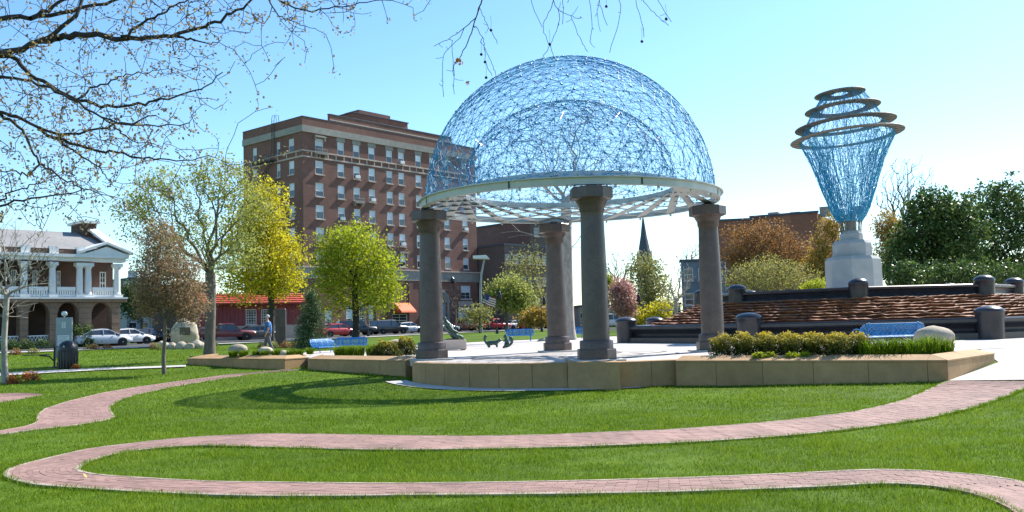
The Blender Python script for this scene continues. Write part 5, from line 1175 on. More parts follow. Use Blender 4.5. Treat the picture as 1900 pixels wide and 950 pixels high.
limbs = [([(-300,240),(-150,170),(-40,112),(30,95),(110,60),(150,15),(165,-40)], 15, 0), ([(-300,160),(-120,60),(-20,30),(60,32),(130,18),(230,0),(300,-30)], 12, .5),
 ([(90,72),(160,62),(240,72),(310,67),(360,55),(420,30),(470,0),(500,-30)], 9, 0), ([(330,66),(380,80),(410,78)], 3.5, 0), ([(20,105),(60,140),(140,185),(200,200),(290,188),(380,165),(410,135)], 6, .2),
 ([(-300,170),(-100,140),(-20,140),(60,150),(130,180),(200,225),(280,235),(350,230)], 6, -.4), ([(-300,300),(-120,220),(-20,205),(30,215),(90,250),(150,250),(210,232),(290,215)], 8, .4), ([(90,250),(160,275),(250,290),(330,300),(400,290)], 4.5, .4),
 ([(0,208),(40,240),(65,290),(75,305),(50,325),(0,315),(-40,330)], 4.5, .3), ([(75,300),(110,330),(170,355),(230,370)], 3, .3), ([(-300,420),(-120,400),(-20,390),(20,375),(80,365),(150,355)], 6, -.2), ([(110,262),(150,290),(190,315),(210,345)], 3.5, .4),
 ([(60,32),(120,0),(200,-30)], 6, .3), ([(230,70),(270,40),(330,10),(380,-20)], 4, -.3), ([(160,-40),(260,-30),(380,-60),(470,-30),(530,10),(570,22),(640,10),(725,0)], 5, .8), ([(490,-15),(515,30),(560,45),(600,60)], 2.5, .8), ([(200,225),(240,260),(300,270)], 2.5, -.2), ([(140,185),(180,160),(230,140),(300,130)], 3, .1), ([(-20,390),(30,350),(60,345),(120,320)], 2.5, -.1)]
limb_tree('overhanging_tree', 'dark limbs of a budding tree reaching into the sky above the porch house', (bx.x, bx.y, bz), [(0, 0, 0), (.05, 0, 1), (0, .1, 2), (.1, 0, 3), (.1, .1, 4.2), (.3, 0, 5.2)], limbs, dep, 81, (.4, .45, .28), 1700, 'leaf_bud', .042, 3, .04, .15, .0042, .3, 'barkd', .3)
dep2 = 7.0; b2 = Vector((4.6, -3.5, 0)); b2.z = H(b2.x, b2.y)
hl = [([(1020,-260),(960,-150),(905,-50),(895,0),(885,22),(878,55),(865,85),(850,110),(840,125),(842,140)], 5.5, 0), ([(885,30),(862,52),(830,75),(805,85)], 2, 0), ([(855,68),(822,100),(821,140),(822,180)], 1.2, .1), ([(890,15),(903,45),(924,80)], 1.2, .1), ([(884,50),(898,75),(900,115),(912,140)], 1.4, 0), ([(893,78),(910,110),(922,142)], 1, .1), ([(838,75),(840,120),(843,175)], 1, .05),
 ([(1060,-260),(1035,-100),(1024,-10),(1026,6),(1040,20),(1035,55),(1020,85),(1000,120)], 3, .1), ([(1026,8),(1005,50),(1020,85),(1030,112)], 1.4, .1), ([(1038,20),(1060,30),(1075,35)], 1.4, .1), ([(1060,30),(1075,70),(1090,95)], .8, .1), ([(1000,-260),(975,-60),(988,15),(1005,50)], 1.2, .2), ([(1100,-260),(1085,-60),(1094,0),(1099,40),(1096,78)], 1.2, -.1),
 ([(1160,-260),(1140,-60),(1148,0),(1153,20),(1145,60),(1131,97)], 1.4, 0), ([(1180,-260),(1165,-60),(1180,5),(1192,40),(1195,68)], 1.3, .1), ([(1170,-60),(1195,5),(1222,32),(1240,47)], 1.2, .1), ([(1190,-60),(1220,0),(1245,40)], .9, .15), ([(1100,-60),(1112,10),(1128,46)], .9, .2), ([(1044,-60),(1045,10),(1044,45)], .8, 0), ([(1060,-60),(1054,5)], .8, 0), ([(1130,-60),(1112,0),(1105,30)], .8, 0)]
lt = limb_tree('overhanging_sycamore', 'thin hanging sycamore twigs with round seed balls above the dome', tuple(b2), [(0, 0, 0), (-.05, .2, 1.2), (-.2, .6, 2.4), (-.5, 1.6, 3.6), (-1.3, 3.6, 4.6), (-2.4, 6.4, 5.2), (-3.2, 9.2, 5.35)], hl, dep2, 82, (.05, .05, .06), 60, None, .05, 1, .02, .03, .0022, .3, 'barkd', .26)
ball = MB().lathe([(.0, -.012), (.008, -.009), (.0125, 0), (.008, .009), (0, .012)], 8, cap=False).mesh('seed_ball', True); ball.materials.append(M['barkd'])
for k, (px, py) in enumerate(((911, 56), (893, 101), (900, 115), (902, 144), (1020, 82), (1125, 12), (1191, 77), (1236, 35))):
    p = at(px, py, dep2) - b2; o = obj('seed_ball', ball, None, lt, p); MB().tube([(0, 0, .01), (.003, .0, .06), (.0, .01, .12)], .0012, 3).build('stalk', M['barkd'], o)
rngl = np.random.default_rng(5); C = np.concatenate([np.array(at(852, 112, dep2)) + rngl.normal(0, .016, (16, 3)), np.array(at(868, 155, dep2)) + rngl.normal(0, .006, (5, 3))]) - np.array(b2)
V, Fq = leaves(C, .04, rngl); obj('dry_leaf_cluster', np_mesh('dry_leaf_cluster', V, Fq), M['gold'], lt)['kind'] = 'stuff'
ORD = ('first', 'second', 'third', 'fourth', 'fifth', 'sixth', 'seventh', 'eighth', 'ninth', 'tenth')
# ================================================================== VEHICLES
_paint = {}
def paint(name, c):
    if name not in _paint: _paint[name] = mat('car_paint_' + name, c, tuple(x * .9 for x in c), scale=1, rough=.3, coat=.7, spec=.5)
    return _paint[name]
def section_loft(mb, st):
    """st: list of (x, z_bottom, z_top, half width bottom, half width top); rounded box sections lofted along x"""
    rings = []
    for x, zb, zt, wb, wt in st:
        h = zt - zb
        rings.append([(x, -wb * .92, zb), (x, -wb, zb + h * .2), (x, -wb, zb + h * .62), (x, -wt, zt - h * .1), (x, -wt * .85, zt), (x, wt * .85, zt), (x, wt, zt - h * .1), (x, wb, zb + h * .62), (x, wb, zb + h * .2), (x, wb * .92, zb)])
    n = 10; vs = [p for r_ in rings for p in r_]; m = len(rings)
    fs = [(i * n + k, i * n + (k + 1) % n, (i + 1) * n + (k + 1) % n, (i + 1) * n + k) for i in range(m - 1) for k in range(n)]
    fs += [tuple(range(n))[::-1], tuple((m - 1) * n + k for k in range(n))]
    mb.add(vs, fs)
def car(label, px, d, kind, color, cname, ang=41, zoff=0, group='cars parked along the street', flip=False, scale=1.0, dz=None):
    p = at(px, 600, d); z = H(p.x, p.y) + .05 + zoff
    a = math.pi / 2 - R(ang) + (math.pi if flip else 0)
    nm = {'sedan': 'parked_car', 'suv': 'parked_suv', 'pickup': 'parked_pickup', 'hatch': 'parked_car', 'van': 'parked_van'}[kind]
    rt = thing(nm, label, {'sedan': 'car', 'suv': 'car', 'pickup': 'pickup truck', 'hatch': 'car', 'van': 'van'}[kind], (p.x, p.y, z), a, group); pt = paint(cname, color)
    W = .9; b = MB(); g = MB(); wz = .32
    if kind in ('sedan', 'hatch'):
        L = 4.6 if kind == 'sedan' else 4.2; h = L / 2
        section_loft(b, [(-h, .42, .72, .72, .66), (-h + .12, .26, .93, .84, .74), (-h + .7, .22, .98, .89, .8), (-.9, .2, 1.0, W, .82), (.6, .2, .98, W, .82), (1.2, .2, .92, .89, .78), (h - .35, .24, .78, .84, .7), (h - .05, .34, .66, .72, .6), (h, .4, .58, .66, .56)])
        rr = [(-h + .55, .97, 0), (-h + 1.25, 1.4, 1), (-.1, 1.46, 1), (.35, 1.42, 1), (1.25, .94, 0)] if kind == 'sedan' else [(-h + .12, .95, 0), (-h + .6, 1.42, 1), (-.1, 1.5, 1), (.35, 1.46, 1), (1.2, .95, 0)]
        wh = .32; wx = (1.4, -1.32) if kind == 'sedan' else (1.3, -1.25)
    elif kind in ('suv', 'van'):
        L = 4.9; h = L / 2
        section_loft(b, [(-h, .5, 1.05, .82, .78), (-h + .1, .36, 1.12, .92, .86), (-1.2, .32, 1.14, .95, .88), (.7, .32, 1.12, .95, .88), (1.1, .32, 1.1, .94, .86), (h - .25, .36, 1.02, .9, .8), (h, .46, .9, .8, .72)])
        rr = [(-h + .08, 1.1, 0), (-h + .25, 1.76, 1), (-.2, 1.82, 1), (.55, 1.78, 1), (1.2, 1.08, 0)]; wh = .38; wx = (1.5, -1.45)
    else:
        L = 5.5; h = L / 2
        section_loft(b, [(-h, .52, 1.02, .84, .82), (-h + .1, .42, 1.08, .92, .9), (-.75, .38, 1.08, .94, .92), (1.0, .38, 1.06, .94, .86), (1.4, .38, 1.04, .93, .84), (h - .25, .4, .98, .9, .78), (h, .5, .88, .8, .7)])
        rr = [(-.75, 1.06, 0), (-.6, 1.68, 1), (.1, 1.74, 1), (.55, 1.7, 1), (1.25, 1.04, 0)]; wh = .38; wx = (1.75, -1.65)
    b.build('body', pt, rt, True)
    # cabin: roof shell on pillars with dark glass set in
    wt_, wb_ = (.62, .8) if kind in ('sedan', 'hatch') else (.74, .86)
    def wy(z): z0_, z1_ = rr[0][1], rr[2][1]; return wb_ + (wt_ - wb_) * min(1, max(0, (z - z0_) / (z1_ - z0_)))
    gl = MB(); n = len(rr); vs = [(x, -wy(z) + .02, z - .03) for x, z, _ in rr] + [(x, wy(z) - .02, z - .03) for x, z, _ in rr]
    gl.add(vs, [tuple(range(n)), tuple(range(n, 2 * n))[::-1]] + [((k + 1) % n, k, n + k, n + (k + 1) % n) for k in range(n)]); gl.build('windows', M['glass'], rt)
    rf = MB(); tp = [q for q in rr if q[2]]; vs = []
    for x, z, _ in tp: vs += [(x, -wy(z) - .01, z - .08), (x, -wy(z) * .93, z + .01), (x, 0, z + .035), (x, wy(z) * .93, z + .01), (x, wy(z) + .01, z - .08)]
    m = len(tp); rf.add(vs, [(i * 5 + k, i * 5 + k + 1, (i + 1) * 5 + k + 1, (i + 1) * 5 + k) for i in range(m - 1) for k in range(4)] + [tuple(range(5)), tuple((m - 1) * 5 + k for k in range(5))]); rf.build('roof', pt, rt, True)
    for s in (-1, 1):
        pl = MB()
        for (x0, z0_), (x1, z1_) in (((rr[-1][0], rr[-1][1]), (rr[-2][0], rr[-2][1])), ((rr[0][0], rr[0][1]), (rr[1][0], rr[1][1])), ((-.12, rr[0][1]), (-.14, rr[2][1]))):
            pl.tube([(x0, s * wy(z0_), z0_ - .03), (x1, s * (wy(z1_) + .005), z1_ - .05)], .04, 5)
        pl.build('pillars', pt, rt)['kind'] = 'stuff'
        MB().lathe([(.02, -.02), (.07, 0), (.07, .05), (.03, .07)], 8, (.75, s * (wb_ + .1), rr[-1][1] + .02)).build('side_mirror', pt, rt)
        MB().box((h - .12, s * .56, .62 if kind in ('sedan', 'hatch') else .78), (.22, .3, .14), rz=-s * .35).build('headlight', M['lamp'], rt, bevel=.03)
        MB().box((-h + .05, s * .64, .78 if kind in ('sedan', 'hatch') else .92), (.12, .26, .16), rz=s * .2).build('taillight', M['tail'], rt, bevel=.03)
        for x in wx:
            w_ = MB(); w_.lathe([(wh - .1, -.1), (wh - .02, -.11), (wh, -.06), (wh, .06), (wh - .02, .11), (wh - .1, .1)], 24); o = w_.build('wheel', M['tyre'], rt, True, loc=(x, s * (W - .04 + (.0 if kind in ('sedan', 'hatch') else .045)), wh)); o.rotation_euler = (R(90), 0, 0)
            q = MB(); q.lathe([(wh - .1, -.085), (wh - .13, -.1), (.06, -.07), (.05, -.11), (0.001, -.11)], 16, cap=False); q.lathe([(wh - .1, .085), (wh - .13, .1), (.06, .07), (.05, .11), (0.001, .11)], 16, cap=False); q.build('rim', M['rim'], o, True)
            ar = MB(); ar.lathe([(wh + .07, -.012), (wh + .07, .012)], 20); o = ar.build('wheel_arch', M['tyre'], rt, loc=(x, s * (W + (.0 if kind in ('sedan', 'hatch') else .035)), wh)); o.rotation_euler = (R(90), 0, 0)
    MB().bb(-h + .06, -h + .0, -.3, .3, .5, .62).build('number_plate', M['white'], rt)
    if kind == 'pickup':
        MB().bb(-h + .12, -.85, -.8, .8, 1.06, 1.085).build('bed', M['tyre'], rt)
        for s in (-1, 1): MB().bb(-h + .05, -.78, s * .88 - .04, s * .88 + .04, 1.06, 1.24).build('bed_rail', pt, rt)
        MB().bb(-h + .02, -h + .1, -.84, .84, 1.06, 1.24).build('tailgate', pt, rt)
    return rt
car('silver sedan parked outside the porch house', 190, 78, 'sedan', (.5, .53, .57), 'silver', 50)
car('white sedan parked just ahead of the silver sedan', 238, 86, 'sedan', (.75, .76, .77), 'white', 48)
car('white hatchback glimpsed beyond the white sedan', 243, 104, 'hatch', (.7, .72, .74), 'white2', 44)
car('dark blue sedan by the bronze leaved tree', 275, 98, 'sedan', (.03, .035, .06), 'navy', 44)
car('maroon pickup parked before the red shop', 420, 92, 'pickup', (.17, .03, .035), 'maroon', 58)
car('dark green sedan behind the grey stone slab', 532, 104, 'sedan', (.02, .05, .04), 'green', 52)
car('bright red sports sedan beside the spruce', 626, 104, 'sedan', (.55, .03, .03), 'red', 52)
car('long black suv parked behind the red sedan', 660, 112, 'suv', (.015, .016, .02), 'black', 62)
car('black suv with pale rear window before the hotel windows', 722, 118, 'suv', (.014, .015, .018), 'black', 50)
car('silver hatchback partly hidden by the left column', 757, 126, 'hatch', (.55, .57, .6), 'silver2', 48)
car('slate blue sedan right of the left column', 823, 124, 'sedan', (.12, .17, .26), 'slate', 46)
car('dark red pickup before the hotel entrance', 863, 134, 'pickup', (.25, .05, .045), 'darkred', 52)
car('bright red pickup truck at the far kerb near the flag', 916, 140, 'pickup', (.5, .03, .03), 'red', 52)
car('white sedan among the far parked cars', 957, 148, 'sedan', (.78, .78, .78), 'white', 50)
car('red hatchback among the far parked cars', 983, 146, 'hatch', (.5, .06, .04), 'red3', 50)
car('black suv left of the rear column', 1006, 138, 'suv', (.016, .016, .018), 'black', 50)
car('white car at the end of the far row', 975, 165, 'hatch', (.7, .7, .7), 'white', 60)
car('small white car half hidden behind the red hatchback', 995, 158, 'hatch', (.75, .75, .75), 'white', 55)
car('silver suv beyond the bright red pickup', 942, 160, 'suv', (.5, .52, .55), 'silver', 55)
car('dark grey sedan between maroon pickup and green sedan', 478, 98, 'sedan', (.08, .085, .09), 'darkgrey', 56)
car('black sedan parked right of the boulder monument', 330, 100, 'sedan', (.02, .02, .025), 'black', 50)
car('white van beyond the fountain rim by the blossom tree', 1135, 118, 'suv', (.75, .75, .76), 'white', 70, zoff=.0)
car('grey sedan under the yellow tree beyond the fountain', 1185, 112, 'sedan', (.3, .32, .35), 'grey', 80)

# ================================================================== BENCHES
def bench_proto():
    rt = thing('blue_bench', 'x', 'bench'); Lb = 1.9; nx_, nz_ = 57, 13
    def panel(fn, name, rag):
        vs, fs = [], []; 
        for j in range(nz_ + 1):
            for i in range(nx_ + 1): vs.append(fn(i / nx_, j / nz_))
        for j in range(nz_):
            for i in range(nx_):
                sx = i % 14
                hole = (0 < j < nz_ - 1 and 1 < i < nx_ - 2) and ((i + j) % 4 == 0 or ((i - j) % 4 == 0 and 3 < j < 9)) and sx not in (0, 13)
                # rounded ends
                cx_, cz_ = (i + .5) / nx_ * Lb, (j + .5) / nz_ * rag; rr_ = rag * .5; ex = min(cx_, Lb - cx_)
                if name == 'backrest' and ex < rr_ and (rr_ - ex) ** 2 + (cz_ - rr_) ** 2 > rr_ ** 2: continue
                if not hole: fs.append((j * (nx_ + 1) + i, j * (nx_ + 1) + i + 1, (j + 1) * (nx_ + 1) + i + 1, (j + 1) * (nx_ + 1) + i))
        me = bpy.data.meshes.new(name); me.from_pydata(vs, [], fs); bm = bmesh.new(); bm.from_mesh(me); bmesh.ops.delete(bm, geom=[v for v in bm.verts if not v.link_faces], context='VERTS'); bmesh.ops.solidify(bm, geom=list(bm.faces), thickness=.012); bm.to_mesh(me); bm.free()
        o = obj(name, me, M['bench'], rt); return o
    panel(lambda u, v: (u * Lb - Lb / 2, .42 + .14 * v - .05 * math.sin(v * 3.14), .42 + .42 * v), 'backrest', .42)
    panel(lambda u, v: (u * Lb - Lb / 2, -.02 + .44 * v, .42 + .03 * math.sin(v * 3.14) - .05 * v), 'seat', .42)
    MB().tube([(-Lb / 2 + .1, -.03, .41), (Lb / 2 - .1, -.03, .41)], .022, 8).build('front_rail', M['bench'], rt)
    for s in (-1, 1):
        MB().tube([(s * .72, -.02, 0), (s * .72, 0, .22), (s * .72, .05, .4), (s * .72, .42, .38), (s * .72, .56, .86)], .022, 8).build('leg', M['bench'], rt)
        MB().tube([(s * .72, .5, 0), (s * .72, .42, .38)], .022, 8).build('leg', M['bench'], rt)
        MB().tube([(s * .93, -.02, .42), (s * .95, -.03, .62), (s * .95, .2, .66), (s * .94, .48, .62)], .018, 8).build('arm', M['bench'], rt)
    return rt
bp = bench_proto(); first = True
def place_bench(label, px, d, rz, z=0.0, sc=1.0, sx=None):
    global first
    o = bp if first else dup(bp); first = False
    p = at(px, 620, d); o.location = (p.x, p.y, z); o.rotation_euler = (0, 0, rz); o.scale = (sx or sc, sc, sc); o['label'] = label; o['group'] = 'blue perforated metal benches'
place_bench('blue perforated bench seen from behind in front of the dark fountain wall', 1643, 32.0, R(188), .0, 1.0, 1.24)
place_bench('blue bench with sunlit front beside the spruce', 650, 50, R(5), -.1, .95)
place_bench('shaded blue bench seen end on next to the sunlit bench', 610, 46, R(62), -.1, .95)
place_bench('blue bench beyond the bronze animals', 965, 62, R(4), .0, 1.0)
place_bench('blue bench partly hidden between rear and front columns', 1060, 64, R(-4), .0, 1.0)

# ================================================================== PERSON
def skin_body(name, joints, edges, mt, parent, loc, rz, sub=2):
    me = bpy.data.meshes.new(name); me.from_pydata([j[:3] for j in joints], edges, []); o = bpy.data.objects.new(name, me); COL.objects.link(o)
    o.modifiers.new('skin', 'SKIN'); s = o.modifiers.new('sub', 'SUBSURF'); s.levels = s.render_levels = sub
    for i, v in enumerate(me.skin_vertices[0].data):
        rr_ = joints[i][3]; v.radius = (rr_, joints[i][4] if len(joints[i]) > 4 else rr_); v.use_root = (i == 0)
    dg = bpy.context.evaluated_depsgraph_get(); ev = o.evaluated_get(dg); m2 = bpy.data.meshes.new_from_object(ev); bpy.data.objects.remove(o)
    m2.name = name; m2.polygons.foreach_set('use_smooth', [True] * len(m2.polygons)); m2.materials.clear(); m2.materials.append(mt)
    q = bpy.data.objects.new(name, m2); COL.objects.link(q); q.parent = parent; q.location = loc; q.rotation_euler = (0, 0, rz); return q
def person():
    d = 43.8; p = at(497, 640, d); z = at(494, 585, d).z - 1.86
    rt = None
    # facing -x (to the left), slight stride; x forward negative
    J = [(0, 0, .98, .14, .15), (.02, 0, 1.18, .14, .16), (.03, 0, 1.38, .14, .18), (.0, 0, 1.5, .06), (-.02, 0, 1.57, .055), (-.04, 0, 1.66, .085, .075), (-.04, 0, 1.73, .07),
         (.03, .19, 1.42, .065), (.07, .25, 1.16, .045), (-.02, .27, .93, .035), (-.05, .27, .86, .035),
         (.03, -.19, 1.42, .065), (.06, -.25, 1.15, .045), (-.04, -.28, .92, .035), (-.07, -.28, .85, .035),
         (0, .1, .9, .1), (-.12, .11, .5, .07), (-.1, .11, .1, .05), (-.24, .12, .04, .04), (0, -.1, .9, .1), (.1, -.1, .5, .07), (.24, -.1, .14, .05), (.12, -.11, .05, .04)]
    E = [(0, 1), (1, 2), (2, 3), (3, 4), (4, 5), (5, 6), (2, 7), (7, 8), (8, 9), (9, 10), (2, 11), (11, 12), (12, 13), (13, 14), (0, 15), (15, 16), (16, 17), (17, 18), (0, 19), (19, 20), (20, 21), (21, 22)]
    for s, k in ((1, 10), (-1, 14)):      # five fingers on each hand
        hx, hy, hz_ = J[k][:3]
        for q, (dx, dz) in enumerate(((-.035, -.09), (-.015, -.1), (.005, -.1), (.022, -.085))):
            J.append((hx + dx * .6, hy, hz_ - .03, .011)); J.append((hx + dx, hy - s * .02, hz_ + dz, .008)); E += [(k, len(J) - 2), (len(J) - 2, len(J) - 1)]
        J.append((hx - .05, hy - s * .02, hz_ - .03, .011)); E.append((k, len(J) - 1))
    b = skin_body('person', J, E, M['skin'], None, (p.x, p.y, z), R(8)); b.scale = (1.05, 1.05, 1.05)
    tag(b, 'man in a loose blue shirt walking left past the planter with grey hair', 'person')
    JS = [(.0, 0, .86, .18, .19), (.02, 0, 1.1, .185, .19), (.03, 0, 1.32, .17, .2), (.02, 0, 1.45, .1, .12), (.03, .2, 1.42, .085), (.06, .255, 1.2, .085), (.03, -.2, 1.42, .085), (.05, -.255, 1.2, .085)]
    skin_body('shirt', JS, [(0, 1), (1, 2), (2, 3), (2, 4), (4, 5), (2, 6), (6, 7)], M['shirt'], b, (0, 0, 0), 0)
    JT = [(0, 0, .95, .15, .16), (0, .1, .86, .115), (-.12, .11, .5, .085), (-.1, .11, .12, .07), (0, -.1, .86, .115), (.1, -.1, .5, .085), (.24, -.1, .17, .07)]
    skin_body('trousers', JT, [(0, 1), (1, 2), (2, 3), (0, 4), (4, 5), (5, 6)], M['trouser'], b, (0, 0, 0), 0)
    blob('hair', M['hair'], b, (.0, 0, 1.715), (.095, .085, .085), 3, .05, 3)
    MB().prism_y([(-.125, 1.665), (-.155, 1.635), (-.12, 1.63)], -.012, .012).build('nose', M['skin'], b)
    for s in (-1, 1):
        blob('eye', M['dark'], b, (-.118, s * .03, 1.672), (.008, .01, .008), 1, 0, 1); blob('ear', M['skin'], b, (-.03, s * .082, 1.655), (.02, .012, .032), 1, 0, 1)
        blob('shoe', M['black'], b, (-.18 if s > 0 else .2, s * .11, .045), (.14, .05, .06), 2, .03, 2)
    MB().bb(-.128, -.112, -.025, .025, 1.605, 1.612).build('mouth', M['tail'], b)
person()

# ================================================================== MONUMENTS, SIGNS, STREET FURNITURE
def boulders():
    d = 66; p = at(343, 622, d); z = H(p.x, p.y)
    rt = thing('boulder_monument', 'large tan boulder with dark bronze plaque on the lawn', 'monument', (p.x, p.y, z), R(12))
    blob('boulder', M['boulder'], rt, (0, 0, .95), (.98, .8, 1.12), 3, .16, 4, 1.1)
    MB().box((.12, -.78, 1.2), (.72, .1, .55)).build('plaque', M['plaque'], rt, bevel=.02)
    for k, (px, sz, dd) in enumerate(((302, .55, 64), (320, .4, 63.6), (336, .5, 63.2), (352, .42, 63), (366, .52, 63.4), (377, .35, 64))):
        q = at(px, 630, dd); o = blob('edging_rock', M['boulder'], None, (q.x, q.y, H(q.x, q.y) + sz * .3), (sz * .85, sz * .7, sz * .75), k + 7, .25, 3, 1.6); tag(o, 'rounded tan rock at the boulder monument foot, %s from the porch house' % ORD[k], 'rock', 'rocks edging the boulder monument')
    for px, py, d_, r, lab in ((441, 647, 41.2, .43, 'rounded pale boulder in the low planter left of the man'), (493, 650, 40.6, .36, 'pale boulder in the low planter behind the man'), (527, 656, 40.2, .34, 'flat pale boulder near the end of the low planter'), (735, 637, 38, .36, 'smooth tan boulder among the yellow shrubs'), (1733, 624, 28.5, .62, 'smooth tan boulder behind the tall grass clump by the blue bench'), (1010, 634, 60, .5, 'tan boulder beside the rear column'), (560, 660, 41, .3, 'flat tan boulder left of the shaded bench')):
        q = at(px, py, d_); o = blob('boulder', M['boulder'], None, (q.x, q.y, q.z - .06), (r, r * .8, r * .62), int(px), .1, 3, 1.2); tag(o, lab, 'boulder')
boulders()
def slab():
    d = 62; p = at(521, 630, d); z = H(p.x, p.y) - .05; rt = thing('stone_slab', 'tall plain grey granite memorial slab on the lawn behind the man', 'monument', (p.x, p.y, z), R(10)); h = at(521, 573, d).z - z
    MB().box((0, 0, h / 2), (.68, .3, h)).build('slab', M['granite'], rt, bevel=.03); MB().box((0, 0, .08), (1.0, .6, .16)).build('slab_base', M['greystone'], rt, bevel=.02)
slab()
def info_sign():
    d = 44; p = at(119, 660, d); z = H(p.x, p.y); z1 = at(119, 589, d).z; rt = thing('information_sign', 'grey upright information sign with pale text panel near the black bin', 'sign', (p.x, p.y, z), R(-3)); h = z1 - z; wd = .78
    MB().box((0, 0, h * .5 + .2), (wd, .12, h - .4)).build('sign_panel', M['sgrey'], rt, bevel=.01)
    for s in (-1, 1): MB().box((s * .3, 0, .11), (.1, .1, .2)).build('post', M['black'], rt)
    tp = MB().box((0, -.068, h * .53), (.58, .012, .5)).build('text_panel', M['white'], rt)
    for k in range(7): MB().bb(-.24, .24 - .06 * (k % 3), -.08, -.0745, h * .53 + .18 - k * .06, h * .53 + .2 - k * .06).build('text_line', M['sgrey'], tp)
    for k in range(3):
        for s in (-1, 1): MB().bb(s * .055 - .04, s * .055 + .04, -.068, -.0605, h - .3 - k * .1, h - .23 - k * .1).build('emblem', M['white'], rt)
    MB().lathe([(.03, 0), (.05, .06), (.13, .1), (.14, .2), (.08, .28), (.0, .3)], 14, (0, 0, h + .004)).build('finial', M['white'], rt, True)
    return rt
info_sign()
def bin_():
    d = 42.3; p = at(126, 683, d); z = H(p.x, p.y) + .01; rt = thing('litter_bin', 'black round topped litter bin beside the thin sidewalk', 'litter bin', (p.x, p.y, z)); 
    MB().lathe([(.38, 0), (.42, .05), (.42, .82), (.4, .86)], 28).build('body', M['black'], rt, True)
    MB().lathe([(.43, .86), (.43, .92), (.39, 1.08), (.26, 1.22), (.1, 1.28), (.0, 1.29)], 28, cap=False).build('lid', M['black'], rt, True)
    for k in range(20):
        a = k * 2 * math.pi / 20; MB().box((.43 * math.cos(a), .43 * math.sin(a), .43), (.012, .07, .78), rz=a).build('slat', M['black'], rt)
    MB().prism_y([(-.06, .98), (.06, .98), (0, 1.1)], -.415, -.4).build('emblem', M['sgrey'], rt)
    # table and bench frame left of it
    q = at(88, 683, 43.2); z = H(q.x, q.y); t = thing('picnic_table', 'black metal table and seat beside the litter bin', 'table', (q.x, q.y, z), R(4))
    for yy in (-.3, -.1, .1, .3): MB().box((0, yy, .98), (1.25, .17, .04)).build('table_plank', M['black'], t)
    MB().tube([(.32, 0, 0), (.32, 0, .96)], .05, 8).build('pedestal', M['black'], t); MB().tube([(.32, 0, .3), (.1, -.1, .55), (-.15, -.5, .6)], .035, 6).build('seat_arm', M['black'], t)
    MB().box((-.25, -.62, .63), (1.1, .28, .04)).build('seat', M['black'], t); MB().box((.32, 0, .02), (.5, .5, .04)).build('foot_plate', M['black'], t)
bin_()
